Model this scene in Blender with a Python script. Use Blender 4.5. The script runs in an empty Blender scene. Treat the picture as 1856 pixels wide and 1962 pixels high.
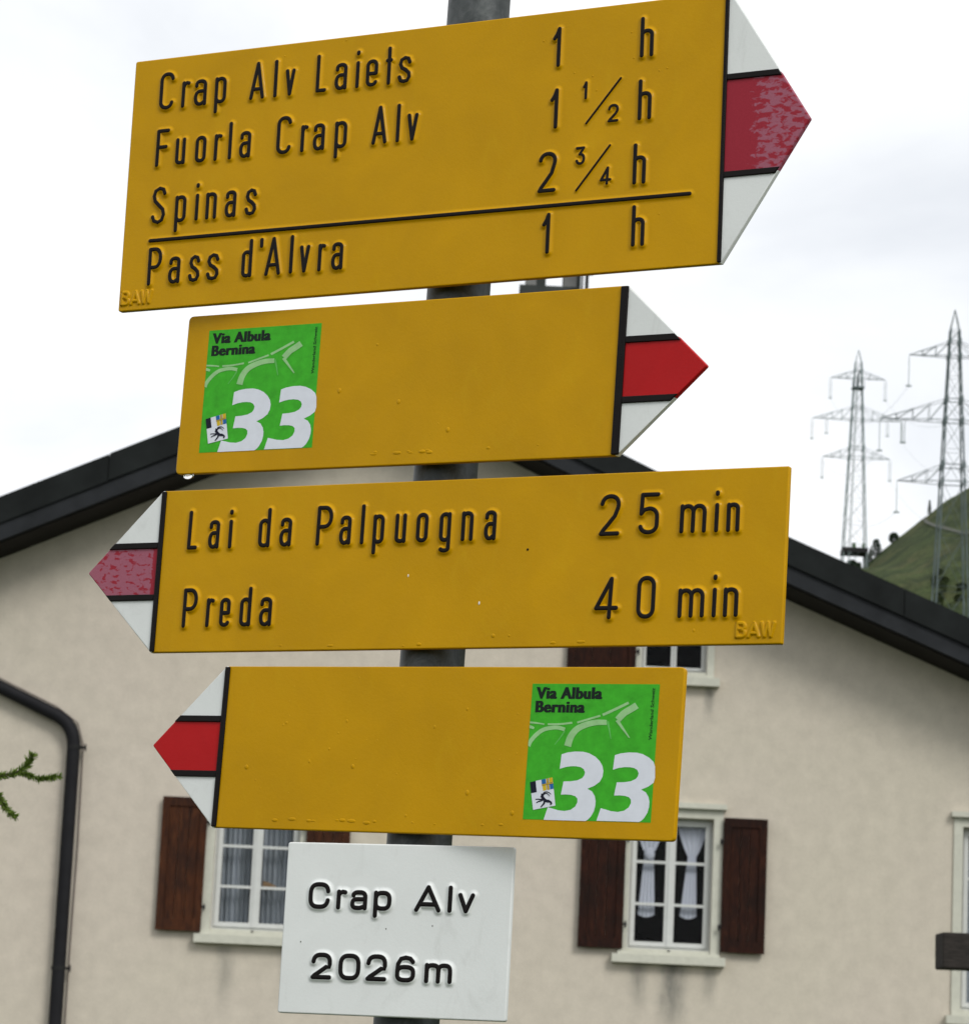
import bpy, bmesh, math, random
from math import sin, cos, pi, radians, sqrt, hypot, atan2
from mathutils import Matrix, Vector, Euler, noise

random.seed(7)
SC = bpy.context.scene
COL = SC.collection

# ------------------------------------------------------------------ camera
FPX = 6212.7
PITCH, ROLL = radians(11.397), radians(2.683)
EYE = 1.6
cam_d = bpy.data.cameras.new('camera')
cam = bpy.data.objects.new('camera', cam_d)
COL.objects.link(cam)
fw = Vector((0, cos(PITCH), sin(PITCH)))
up0 = Vector((0, -sin(PITCH), cos(PITCH)))
rt = Vector((1, 0, 0)) * cos(ROLL) + up0 * sin(ROLL)
up = Vector((-1, 0, 0)) * sin(ROLL) + up0 * cos(ROLL)
m = Matrix((rt, up, -fw)).transposed().to_4x4()
m.translation = Vector((0, 0, EYE))
cam.matrix_world = m
cam_d.sensor_fit = 'HORIZONTAL'
cam_d.sensor_width = 36.0
cam_d.lens = 36.0 * FPX / 1856.0
cam_d.clip_start = 0.05
cam_d.clip_end = 9000
cam_d.dof.use_dof = True
cam_d.dof.focus_distance = 2.32
cam_d.dof.aperture_fstop = 52
SC.camera = cam

# ------------------------------------------------------------------ sky and light
SUN_EL, SUN_AZ = radians(40), radians(148)       # azimuth from +Y clockwise: behind the camera, to the right
w = bpy.data.worlds.new('World')
SC.world = w
w.use_nodes = True
nt = w.node_tree
nt.nodes.clear()
N = nt.nodes.new
out = N('ShaderNodeOutputWorld')
bg = N('ShaderNodeBackground')
bg.inputs['Strength'].default_value = 0.1
sky = N('ShaderNodeTexSky')
sky.sky_type = 'NISHITA'
sky.sun_disc = False
sky.sun_elevation = SUN_EL
sky.sun_rotation = SUN_AZ
sky.altitude = 2000
tc = N('ShaderNodeTexCoord')
mp = N('ShaderNodeMapping')
mp.inputs['Scale'].default_value = (1.0, 1.0, 1.7)
mp.inputs['Location'].default_value = (0.35, 0.1, 0.22)
n1 = N('ShaderNodeTexNoise')
n1.inputs['Scale'].default_value = 5.2
n1.inputs['Detail'].default_value = 6
n1.inputs['Roughness'].default_value = 0.5
n1.inputs['Distortion'].default_value = 0.35
cr = N('ShaderNodeValToRGB')
cr.color_ramp.elements[0].position = 0.30
cr.color_ramp.elements[0].color = (6.15, 6.35, 6.65, 1)
cr.color_ramp.elements[1].position = 0.60
cr.color_ramp.elements[1].color = (8.4, 8.4, 8.4, 1)
e = cr.color_ramp.elements.new(0.43)
e.color = (7.3, 7.45, 7.6, 1)
mx = N('ShaderNodeMix')
mx.data_type = 'RGBA'
mx.inputs[0].default_value = 0.93
L = nt.links.new
L(tc.outputs['Generated'], mp.inputs['Vector'])
L(mp.outputs['Vector'], n1.inputs['Vector'])
L(n1.outputs['Fac'], cr.inputs['Fac'])
L(sky.outputs['Color'], mx.inputs[6])
L(cr.outputs['Color'], mx.inputs[7])
L(mx.outputs[2], bg.inputs['Color'])
L(bg.outputs['Background'], out.inputs['Surface'])

sd = bpy.data.lights.new('sun', 'SUN')
sd.energy = 1.25
sd.angle = radians(20)
sd.color = (1.0, 0.97, 0.92)
sun = bpy.data.objects.new('sun', sd)
COL.objects.link(sun)
to_sun = Vector((sin(SUN_AZ) * cos(SUN_EL), cos(SUN_AZ) * cos(SUN_EL), sin(SUN_EL)))
sun.rotation_euler = to_sun.to_track_quat('Z', 'Y').to_euler()

SC.view_settings.view_transform = 'Standard'
SC.view_settings.look = 'None'
SC.view_settings.exposure = 0.5
SC.view_settings.gamma = 1.0
SC.view_settings.use_curve_mapping = False


# ------------------------------------------------------------------ materials
def srgb(r, g, b):
    f = lambda c: (c / 255 / 12.92) if c / 255 <= 0.04045 else ((c / 255 + 0.055) / 1.055) ** 2.4
    return (f(r), f(g), f(b), 1)


class M:
    """small node material builder"""
    def __init__(s, name, color, rough=0.6, spec=0.4, metal=0.0, coat=0.0):
        s.m = bpy.data.materials.new(name)
        s.m.use_nodes = True
        s.nt = s.m.node_tree
        s.b = s.nt.nodes['Principled BSDF']
        s.b.inputs['Base Color'].default_value = color
        s.b.inputs['Roughness'].default_value = rough
        s.b.inputs['Specular IOR Level'].default_value = spec
        s.b.inputs['Metallic'].default_value = metal
        s.b.inputs['Coat Weight'].default_value = coat
        s.color = color
        s.tc = s.nt.nodes.new('ShaderNodeTexCoord')

    def noise(s, scale, detail=4, rough=0.55, vec=None, dist=0.0, stretch=None):
        n = s.nt.nodes.new('ShaderNodeTexNoise')
        n.inputs['Scale'].default_value = scale
        n.inputs['Detail'].default_value = detail
        n.inputs['Roughness'].default_value = rough
        n.inputs['Distortion'].default_value = dist
        src = vec or s.tc.outputs['Object']
        if stretch:
            mp = s.nt.nodes.new('ShaderNodeMapping')
            mp.inputs['Scale'].default_value = stretch
            s.nt.links.new(src, mp.inputs['Vector'])
            src = mp.outputs['Vector']
        s.nt.links.new(src, n.inputs['Vector'])
        return n.outputs['Fac']

    def ramp(s, fac, *stops):
        r = s.nt.nodes.new('ShaderNodeValToRGB')
        while len(r.color_ramp.elements) < len(stops):
            r.color_ramp.elements.new(0.5)
        for el, (p, c) in zip(r.color_ramp.elements, stops):
            el.position = p
            el.color = c if len(c) == 4 else (*c, 1)
        s.nt.links.new(fac, r.inputs['Fac'])
        return r.outputs['Color']

    def mix(s, fac, a, b, mode='MIX'):
        n = s.nt.nodes.new('ShaderNodeMix')
        n.data_type = 'RGBA'
        n.blend_type = mode
        for sock, v in ((n.inputs[0], fac), (n.inputs[6], a), (n.inputs[7], b)):
            if hasattr(v, 'is_linked'):
                s.nt.links.new(v, sock)
            else:
                sock.default_value = v
        return n.outputs[2]

    def math(s, op, a, b=0.0, clamp=False):
        n = s.nt.nodes.new('ShaderNodeMath')
        n.operation = op
        n.use_clamp = clamp
        for sock, v in ((n.inputs[0], a), (n.inputs[1], b)):
            if hasattr(v, 'is_linked'):
                s.nt.links.new(v, sock)
            else:
                sock.default_value = v
        return n.outputs[0]

    def sep(s, vec=None):
        n = s.nt.nodes.new('ShaderNodeSeparateXYZ')
        s.nt.links.new(vec or s.tc.outputs['Object'], n.inputs[0])
        return n.outputs

    def smooth(s, val, a, b):
        n = s.nt.nodes.new('ShaderNodeMapRange')
        n.interpolation_type = 'SMOOTHSTEP'
        n.inputs['From Min'].default_value = a
        n.inputs['From Max'].default_value = b
        s.nt.links.new(val, n.inputs['Value'])
        return n.outputs['Result']

    def col(s, sock):
        s.nt.links.new(sock, s.b.inputs['Base Color'])
        return s

    def bump(s, h, strength=0.2, dist=0.001):
        n = s.nt.nodes.new('ShaderNodeBump')
        n.inputs['Strength'].default_value = strength
        n.inputs['Distance'].default_value = dist
        s.nt.links.new(h, n.inputs['Height'])
        s.nt.links.new(n.outputs['Normal'], s.b.inputs['Normal'])
        return s

    def rough(s, sock):
        s.nt.links.new(sock, s.b.inputs['Roughness'])
        return s


def g(v):
    return (v, v, v, 1)


def mul(c, k):
    return (c[0] * k, c[1] * k, c[2] * k, 1)


def mat_paint(name, c, var=0.10, rough=0.33, bump=0.25, coat=0.15, dirt=None):
    a = M(name, c, rough, 0.10, 0, coat)
    big = a.noise(14, 5, 0.6, dist=0.6)
    fine = a.noise(900, 3, 0.7)
    k = a.ramp(big, (0.3, g(1 - var)), (0.7, g(1 + var * 0.4)))
    k2 = a.ramp(fine, (0.25, g(1 - var * 0.55)), (0.75, g(1 + var * 0.3)))
    col = a.mix(1.0, c, k, 'MULTIPLY')
    col = a.mix(1.0, col, k2, 'MULTIPLY')
    if dirt:
        d = a.noise(46, 6, 0.65, dist=1.2, stretch=(1, 0.45, 1))
        col = a.mix(a.ramp(d, (0.56, g(0)), (0.74, g(dirt[1]))), col, dirt[0])
    a.col(col)
    a.bump(a.noise(420, 4, 0.6), bump, 0.0004)
    a.rough(a.ramp(a.noise(60, 5, 0.6), (0.3, g(rough - 0.08)), (0.7, g(rough + 0.12))))
    return a.m


YEL = (0.535, 0.283, 0.0, 1)
m_yellow = mat_paint('yellow_enamel', YEL, 0.10, 0.36, 0.32, 0.04, ((0.56, 0.34, 0.004, 1), 0.25))
m_white = mat_paint('white_enamel', (0.72, 0.745, 0.735, 1), 0.05, 0.42, 0.2, 0.03, ((0.48, 0.49, 0.47, 1), 0.3))
m_red = mat_paint('red_enamel', (0.44, 0.010, 0.012, 1), 0.10, 0.4, 0.25, 0.04)
m_black = mat_paint('black_enamel', (0.010, 0.008, 0.008, 1), 0.2, 0.4, 0.3, 0.0)


def mat_faded(name, seed, lo, hi, xa=None, xb=None, ns=110):
    a = M(name, g(0.3), 0.45, 0.12)
    red = (0.30, 0.022, 0.038, 1)
    pale = (0.33, 0.105, 0.150, 1)
    mp = a.nt.nodes.new('ShaderNodeMapping')
    mp.inputs['Location'].default_value = (seed, seed * 1.7, 0)
    mp.inputs['Rotation'].default_value = (0, 0, radians(38))
    mp.inputs['Scale'].default_value = (1, 1.9, 1)
    a.nt.links.new(a.tc.outputs['Object'], mp.inputs['Vector'])
    n = a.noise(ns, 4, 0.55, mp.outputs['Vector'], 0.45)
    if xa is not None:
        t = a.smooth(a.sep()[0], xa, xb)
        n = a.math('ADD', n, a.math('MULTIPLY', a.math('SUBTRACT', t, 1.0), 0.38))
    f = a.ramp(n, (lo, g(0)), (hi, g(1)))
    fine = a.ramp(a.noise(700, 3, 0.7), (0.3, g(0.88)), (0.7, g(1.05)))
    c = a.mix(1.0, a.mix(f, red, pale), fine, 'MULTIPLY')
    a.col(c).bump(a.noise(300, 4, 0.6), 0.3, 0.0004)
    return a.m


m_faded_a = mat_faded('faded_red_paint', 3.1, 0.43, 0.52, 0.224, 0.250, 150)
m_faded_b = mat_faded('flaked_red_paint', 9.4, 0.395, 0.465, -0.2185, -0.2225, 165)

a = M('galvanised_steel', (0.12, 0.128, 0.13, 1), 0.5, 0.5, 0.55)
f = a.noise(70, 6, 0.7, dist=0.8)
a.col(a.ramp(f, (0.3, (0.030, 0.036, 0.036, 1)), (0.55, (0.068, 0.076, 0.076, 1)), (0.75, (0.115, 0.12, 0.122, 1))))
a.bump(a.noise(260, 4, 0.6), 0.25, 0.0006)
m_steel = a.m
m_clamp = M('zinc_clamp', (0.35, 0.36, 0.37, 1), 0.4, 0.5, 0.9).m

# house plaster: fine grain, faint patches, weather stains below the sills
a = M('plaster', g(0.3), 0.92, 0.15)
base_w = a.mix(a.ramp(a.noise(0.32, 4, 0.55, dist=0.4), (0.35, g(0)), (0.68, g(1))), (0.565, 0.518, 0.428, 1), (0.575, 0.515, 0.44, 1))
base_w = a.mix(1.0, base_w, a.ramp(a.noise(6, 6, 0.62), (0.3, g(0.90)), (0.7, g(1.05))), 'MULTIPLY')
base_w = a.mix(1.0, base_w, a.ramp(a.noise(60, 4, 0.7), (0.3, g(0.91)), (0.7, g(1.06))), 'MULTIPLY')
X, Y_, Z = a.sep()[0:3]
for (x0, wd, zt, dep, st) in ((2.05, 0.20, 3.63, 0.85, 1.0), (1.72, 0.13, 3.63, 0.6, 0.7), (2.42, 0.10, 3.63, 0.5, 0.6), (-2.33, 0.12, 3.60, 0.8, 0.55), (-1.75, 0.1, 3.6, 0.6, 0.4),
                              (2.33, 0.09, 6.38, 0.42, 0.75), (1.9, 0.1, 6.38, 0.3, 0.5), (-0.4, 0.5, 6.9, 0.8, 0.12), (5.2, 0.3, 3.18, 0.6, 0.6)):
    hx = a.math('MULTIPLY', a.noise(5, 3), 0.12)
    dx = a.math('ABSOLUTE', a.math('SUBTRACT', a.math('ADD', X, hx), x0 + 0.06))
    mk = a.smooth(dx, wd, 0.0)
    top = a.smooth(Z, zt + 0.02, zt - 0.03)
    bot = a.smooth(Z, zt - dep, zt - dep * 0.25)
    nn = a.ramp(a.noise(7, 5, 0.7, stretch=(1.8, 1, 0.6)), (0.3, g(0.5)), (0.7, g(1)))
    k = a.math('MULTIPLY', a.math('MULTIPLY', mk, top), bot)
    k = a.math('MULTIPLY', a.math('MULTIPLY', k, nn), st)
    base_w = a.mix(k, base_w, (0.15, 0.15, 0.135, 1))
a.col(base_w).bump(a.noise(35, 6, 0.65), 0.35, 0.006)
m_plaster = a.m
m_trim = mat_paint('cream_trim', (0.56, 0.56, 0.48, 1), 0.10, 0.6, 0.2, 0)
m_sash = mat_paint('white_window_paint', (0.60, 0.615, 0.60, 1), 0.06, 0.5, 0.15, 0)

a = M('brown_stained_wood', g(0.1), 0.75, 0.1)
wd_n = a.noise(9, 6, 0.7, dist=1.0, stretch=(6, 6, 0.7))
wd_p = a.noise(3.5, 4, 0.6)
c = a.ramp(wd_n, (0.28, (0.008, 0.005, 0.004, 1)), (0.5, (0.026, 0.009, 0.006, 1)), (0.75, (0.062, 0.022, 0.011, 1)))
c = a.mix(a.ramp(wd_p, (0.42, g(0)), (0.62, g(0.6))), c, (0.010, 0.007, 0.006, 1))
a.col(c).bump(wd_n, 0.4, 0.004)
m_shutter = a.m
a = M('redder_stained_wood', g(0.1), 0.75, 0.1)
wd_n = a.noise(8, 6, 0.7, dist=1.0, stretch=(6, 6, 0.7))
wd_p = a.noise(4.0, 4, 0.6)
c = a.ramp(wd_n, (0.28, (0.016, 0.008, 0.006, 1)), (0.5, (0.058, 0.020, 0.009, 1)), (0.75, (0.110, 0.042, 0.018, 1)))
c = a.mix(a.ramp(wd_p, (0.42, g(0)), (0.64, g(0.6))), c, (0.016, 0.010, 0.009, 1))
a.col(c).bump(wd_n, 0.4, 0.004)
m_shutter2 = a.m

a = M('weathered_dark_timber', g(0.05), 0.85, 0.2)
t_n = a.noise(30, 6, 0.7, stretch=(0.5, 5, 5))
a.col(a.ramp(t_n, (0.3, (0.012, 0.011, 0.010, 1)), (0.7, (0.045, 0.038, 0.034, 1)))).bump(t_n, 0.5, 0.004)
m_timber = a.m


def mat_simple(name, c, rough=0.7, var=0.15, scale=6, metal=0, spec=0.12):
    a = M(name, c, rough, spec, metal)
    a.col(a.mix(1.0, c, a.ramp(a.noise(scale, 5, 0.6), (0.3, g(1 - var)), (0.7, g(1 + var))), 'MULTIPLY'))
    return a.m


m_verge_hi = mat_simple('dark_verge_board', (0.012, 0.014, 0.014, 1), 0.8, 0.3, 3)
m_verge_lo = mat_simple('grey_verge_board', (0.023, 0.025, 0.028, 1), 0.8, 0.25, 3)
m_soffit = mat_simple('dark_soffit', (0.018, 0.016, 0.015, 1), 0.8, 0.2, 4)
m_roof = mat_simple('slate_roof', (0.06, 0.062, 0.065, 1), 0.7, 0.3, 5)
m_pipe = mat_simple('dark_drainpipe', (0.013, 0.013, 0.015, 1), 0.6, 0.2, 5)
m_cable = mat_simple('lightning_wire', (0.16, 0.13, 0.12, 1), 0.5, 0.1, 5)
m_iron = mat_simple('black_iron', (0.02, 0.02, 0.02, 1), 0.6, 0.2, 30)
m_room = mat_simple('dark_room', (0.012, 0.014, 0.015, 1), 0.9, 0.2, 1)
m_chim = mat_simple('chimney_render', (0.17, 0.17, 0.165, 1), 0.9, 0.2, 5)
m_chim_d = mat_simple('chimney_cap_concrete', (0.045, 0.05, 0.048, 1), 0.9, 0.3, 5)
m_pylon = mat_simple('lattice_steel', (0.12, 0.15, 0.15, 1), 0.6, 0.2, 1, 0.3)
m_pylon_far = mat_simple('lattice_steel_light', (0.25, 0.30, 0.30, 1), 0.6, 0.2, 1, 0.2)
m_wire = mat_simple('conductor', (0.25, 0.28, 0.28, 1), 0.5, 0.1, 1, 0.5)
m_insul = mat_simple('insulator_glass', (0.17, 0.22, 0.21, 1), 0.4, 0.1, 1)

# curtains
a = M('white_net_curtain', (0.42, 0.45, 0.52, 1), 0.9, 0.1)
a.b.inputs['Transmission Weight'].default_value = 0.0
m_net = a.m
a = M('grey_sheer_curtain', (0.26, 0.29, 0.33, 1), 0.9, 0.05)
fo = a.noise(3, 3, 0.6, stretch=(9, 1, 0.25))
a.col(a.ramp(fo, (0.3, (0.15, 0.175, 0.195, 1)), (0.5, (0.25, 0.28, 0.31, 1)), (0.7, (0.42, 0.46, 0.53, 1))))
m_sheer = a.m
m_orange = mat_simple('orange_cloth', (0.20, 0.13, 0.07, 1), 0.9, 0.1)

# glass pane: clear with a mirror film
gm = bpy.data.materials.new('window_glass')
gm.use_nodes = True
gt = gm.node_tree
gt.nodes.clear()
go = gt.nodes.new('ShaderNodeOutputMaterial')
gx = gt.nodes.new('ShaderNodeMixShader')
gf = gt.nodes.new('ShaderNodeFresnel')
gf.inputs['IOR'].default_value = 1.16
ga = gt.nodes.new('ShaderNodeBsdfTransparent')
gb = gt.nodes.new('ShaderNodeBsdfGlossy')
gb.inputs['Roughness'].default_value = 0.03
gt.links.new(gf.outputs[0], gx.inputs[0])
gt.links.new(ga.outputs[0], gx.inputs[1])
gt.links.new(gb.outputs[0], gx.inputs[2])
gt.links.new(gx.outputs[0], go.inputs['Surface'])
m_glass = gm

a = M('water', (1, 1, 1, 1), 0.0, 0.5)
a.b.inputs['Transmission Weight'].default_value = 1.0
a.b.inputs['IOR'].default_value = 1.333
m_water = a.m

# sticker inks
def ink(name, c, var=0.06):
    a = M(name, c, 0.45, 0.12, 0, 0.02)
    a.col(a.mix(1.0, c, a.ramp(a.noise(120, 5, 0.65), (0.3, g(1 - var)), (0.7, g(1 + var))), 'MULTIPLY'))
    a.bump(a.noise(300, 3, 0.6), 0.12, 0.0003)
    return a.m


m_green = ink('green_sticker', (0.050, 0.40, 0.022, 1), 0.16)
m_ink_w = ink('white_ink', (0.70, 0.73, 0.80, 1), 0.04)
m_ink_k = ink('black_ink', (0.008, 0.016, 0.012, 1))
m_pale = ink('pale_green_ink', (0.30, 0.56, 0.25, 1), 0.12)
m_pale2 = ink('faint_green_ink', (0.12, 0.48, 0.10, 1), 0.12)
m_ink_y = ink('yellow_ink', (0.62, 0.44, 0.02, 1))
m_ink_b = ink('blue_ink', (0.02, 0.13, 0.36, 1))
m_ink_n = ink('navy_ink', (0.010, 0.011, 0.025, 1))
m_ink_o = ink('brown_ink', (0.22, 0.13, 0.05, 1))

# vegetation and land
a = M('alpine_grass', g(0.05), 0.95, 0.1)
s1 = a.noise(0.05, 6, 0.65, dist=0.5)
s2 = a.noise(0.22, 6, 0.7, stretch=(1.0, 0.35, 1.6), dist=0.8)
s3 = a.noise(1.3, 5, 0.7)
c = a.ramp(s1, (0.3, (0.060, 0.092, 0.032, 1)), (0.5, (0.078, 0.100, 0.038, 1)), (0.7, (0.094, 0.090, 0.042, 1)))
c = a.mix(a.ramp(s2, (0.45, g(0)), (0.62, g(0.85))), c, (0.036, 0.054, 0.021, 1))
c = a.mix(a.ramp(s2, (0.30, g(0.7)), (0.42, g(0))), c, (0.098, 0.088, 0.045, 1))
c = a.mix(1.0, c, a.ramp(s3, (0.3, g(0.5)), (0.7, g(1.2))), 'MULTIPLY')
s4 = a.noise(0.16, 4, 0.6, dist=0.6)
c = a.mix(a.ramp(s4, (0.50, g(0)), (0.66, g(0.75))), c, (0.024, 0.036, 0.018, 1))
a.col(c).bump(s3, 0.8, 0.6)
m_grass = a.m
m_path = mat_simple('pale_path_gravel', (0.095, 0.10, 0.08, 1), 0.95, 0.15, 1)
m_leaf_dark = mat_simple('conifer_green', (0.11, 0.17, 0.10, 1), 0.9, 0.5, 1.2)
m_leaf_dark2 = mat_simple('shrub_green', (0.115, 0.15, 0.072, 1), 0.9, 0.5, 1.5)
m_larch = mat_simple('larch_needle_green', (0.125, 0.19, 0.032, 1), 0.6, 0.45, 90)
m_bark = mat_simple('bark', (0.07, 0.055, 0.04, 1), 0.9, 0.3, 20)


# ------------------------------------------------------------------ mesh helpers
def link(name, verts, faces, mat, parent=None, sharp=None, smooth=False):
    me = bpy.data.meshes.new(name)
    me.from_pydata([tuple(v) for v in verts], [], faces)
    me.update()
    if smooth or sharp is not None:
        me.polygons.foreach_set('use_smooth', [True] * len(me.polygons))
        if sharp is not None:
            me.set_sharp_from_angle(angle=radians(sharp))
        for p_ in me.polygons:
            if p_.area > 4e-5 and abs(p_.normal.z) > 0.99995 and sharp == 38:
                p_.use_smooth = False
    o = bpy.data.objects.new(name, me)
    COL.objects.link(o)
    if mat:
        me.materials.append(mat)
    if parent:
        o.parent = parent
    return o


class MB:
    def __init__(s):
        s.v, s.f = [], []

    def add(s, v, f):
        k = len(s.v)
        s.v += [tuple(p) for p in v]
        s.f += [tuple(i + k for i in q) for q in f]
        return s

    def box(s, x0, x1, y0, y1, z0, z1):
        v = [(x, y, z) for z in (z0, z1) for y in (y0, y1) for x in (x0, x1)]
        return s.add(v, [(0, 2, 3, 1), (4, 5, 7, 6), (0, 1, 5, 4), (2, 6, 7, 3), (0, 4, 6, 2), (1, 3, 7, 5)])

    def prism(s, poly, y0, y1):
        """polygon in x,z (counter-clockwise seen from -y), extruded in y"""
        n = len(poly)
        v = [(x, y0, z) for x, z in poly] + [(x, y1, z) for x, z in poly]
        f = [tuple(range(n)), tuple(range(2 * n - 1, n - 1, -1))]
        f += [(i, i + n, (i + 1) % n + n, (i + 1) % n) for i in range(n)]
        return s.add(v, f)

    def bar(s, p, q, r, r2=None, n=4):
        p, q = Vector(p), Vector(q)
        d = (q - p)
        if d.length < 1e-9:
            return s
        d.normalize()
        u = d.orthogonal().normalized()
        wv = d.cross(u)
        r2 = r if r2 is None else r2
        v = []
        for c, rr in ((p, r), (q, r2)):
            for k in range(n):
                t = 2 * pi * (k + 0.5) / n
                v.append(c + u * cos(t) * rr + wv * sin(t) * rr)
        f = [tuple(range(n - 1, -1, -1)), tuple(range(n, 2 * n))]
        f += [(k, (k + 1) % n, (k + 1) % n + n, k + n) for k in range(n)]
        return s.add(v, f)

    def tube(s, pts, r, n=12, cap=True):
        pts = [Vector(p) for p in pts]
        rings = []
        u = None
        for i, p in enumerate(pts):
            t = (pts[min(i + 1, len(pts) - 1)] - pts[max(i - 1, 0)]).normalized()
            if u is None:
                u = t.orthogonal().normalized()
            u = (u - t * u.dot(t)).normalized()
            wv = t.cross(u)
            rr = r[i] if isinstance(r, (list, tuple)) else r
            rings.append([p + (u * cos(2 * pi * k / n) + wv * sin(2 * pi * k / n)) * rr for k in range(n)])
        v = [q for rg in rings for q in rg]
        f = [(i * n + k, i * n + (k + 1) % n, (i + 1) * n + (k + 1) % n, (i + 1) * n + k) for i in range(len(pts) - 1) for k in range(n)]
        if cap:
            f += [tuple(range(n - 1, -1, -1)), tuple(range((len(pts) - 1) * n, len(pts) * n))]
        return s.add(v, f)

    def build(s, name, mat, parent=None, sharp=None, smooth=False):
        return link(name, s.v, s.f, mat, parent, sharp, smooth)


def thing(name, label, cat, loc=(0, 0, 0), group=None, matrix=None):
    o = bpy.data.objects.new(name, None)
    o.empty_display_size = 0.1
    COL.objects.link(o)
    if matrix is not None:
        o.matrix_world = matrix
    else:
        o.location = loc
    o['label'] = label
    o['category'] = cat
    if group:
        o['group'] = group
    return o


def struct(o, kind='structure'):
    o['kind'] = kind
    return o


def offset_poly(poly, d):
    """shrink a counter-clockwise polygon by d"""
    n = len(poly)
    res = []
    for i in range(n):
        a_, b_, c_ = Vector(poly[i - 1]), Vector(poly[i]), Vector(poly[(i + 1) % n])
        e1 = (b_ - a_).normalized()
        e2 = (c_ - b_).normalized()
        n1_, n2_ = Vector((-e1.y, e1.x)), Vector((-e2.y, e2.x))
        k = n1_ + n2_
        k = k / max(1 + n1_.dot(n2_), 0.2)
        res.append((b_.x + k.x * d, b_.y + k.y * d))
    return res


def fillet(poly, radii, n=5):
    res = []
    m_ = len(poly)
    for i in range(m_):
        r = radii[i] if isinstance(radii, (list, tuple)) else radii
        p = Vector(poly[i])
        if r <= 0:
            res.append(tuple(p))
            continue
        a_ = (Vector(poly[i - 1]) - p).normalized()
        b_ = (Vector(poly[(i + 1) % m_]) - p).normalized()
        ang = a_.angle(b_)
        t = r / math.tan(ang / 2)
        p1, p2 = p + a_ * t, p + b_ * t
        for k in range(n + 1):
            u = k / n
            q = p1 * (1 - u) ** 2 + p * 2 * u * (1 - u) + p2 * u * u
            res.append(tuple(q))
    return res


def slab(mb, poly, front, back, bev):
    """plate in the local x,y plane with rounded front edges"""
    rings = []
    if bev > 0:
        for k in range(4):
            t = pi / 2 * k / 3
            rings.append([(x, y, front - bev * (1 - cos(t))) for x, y in offset_poly(poly, bev * (1 - sin(t)))])
    else:
        rings.append([(x, y, front) for x, y in poly])
    rings.append([(x, y, back) for x, y in poly])
    n = len(poly)
    v = [p for r in rings for p in r]
    f = [tuple(range(n))]
    for j in range(len(rings) - 1):
        for i in range(n):
            f.append((j * n + i, (j + 1) * n + i, (j + 1) * n + (i + 1) % n, j * n + (i + 1) % n))
    k = (len(rings) - 1) * n
    f.append(tuple(range(k + n - 1, k - 1, -1)))
    mb.add(v, f)
    return mb


def sweep(mb, pts, prof, closed=False, z0=0.0):
    """raised stroke: prof = [(offset, height)...] from the crest outwards; round ends"""
    P = [Vector(p) for p in pts]
    if closed and (P[0] - P[-1]).length < 1e-9:
        P.pop()
    n = len(P)
    full = [(-d, h) for d, h in reversed(prof[1:])] + list(prof)
    mlen = len(full)
    v, f = [], []
    for i in range(n):
        if closed:
            a_, b_ = P[i - 1], P[(i + 1) % n]
        else:
            a_, b_ = P[max(i - 1, 0)], P[min(i + 1, n - 1)]
        t = (b_ - a_).normalized()
        nn = Vector((-t.y, t.x))
        for d, h in full:
            q = P[i] + nn * d
            v.append((q.x, q.y, h + z0))
    for i in range(n if closed else n - 1):
        j = (i + 1) % n
        for k in range(mlen - 1):
            f.append((i * mlen + k, i * mlen + k + 1, j * mlen + k + 1, j * mlen + k))
    mb.add(v, [q[::-1] for q in f] if False else f)
    if not closed:
        for end, sgn in ((0, -1), (n - 1, 1)):
            t = ((P[1] - P[0]) if end == 0 else (P[-1] - P[-2])).normalized() * sgn
            base = atan2(t.y, t.x)
            v, f = [], []
            S = 8
            v.append((P[end].x, P[end].y, prof[0][1] + z0))
            for s_ in range(S + 1):
                an = base - pi / 2 + pi * s_ / S
                for d, h in prof[1:]:
                    v.append((P[end].x + cos(an) * d, P[end].y + sin(an) * d, h + z0))
            L_ = len(prof) - 1
            for s_ in range(S):
                f.append((0, 1 + s_ * L_, 1 + (s_ + 1) * L_))
                for k in range(L_ - 1):
                    a0 = 1 + s_ * L_ + k
                    f.append((a0, a0 + 1, a0 + 1 + L_, a0 + L_))
            mb.add(v, f)
    return mb


def fix_normals(o):
    bm = bmesh.new()
    bm.from_mesh(o.data)
    bmesh.ops.recalc_face_normals(bm, faces=bm.faces)
    bm.to_mesh(o.data)
    bm.free()
    return o


# ------------------------------------------------------------------ stroke alphabet (centre lines)
SQ = [0.92]


def pw(v):
    return math.copysign(abs(v) ** SQ[0], v)


def arc(cx, cy, rx, ry, a0, a1, n=10):
    return [(cx + rx * pw(cos(radians(a0 + (a1 - a0) * i / n))), cy + ry * pw(sin(radians(a0 + (a1 - a0) * i / n)))) for i in range(n + 1)]


def stadium(x0, x1, y0, y1, k=1.0):
    r = (x1 - x0) / 2
    ry = min(r * 1.05 * k, (y1 - y0) / 2)
    cx = (x0 + x1) / 2
    return arc(cx, y1 - ry, r, ry, 0, 180, 14) + arc(cx, y0 + ry, r, ry, 180, 360, 14)


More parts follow.
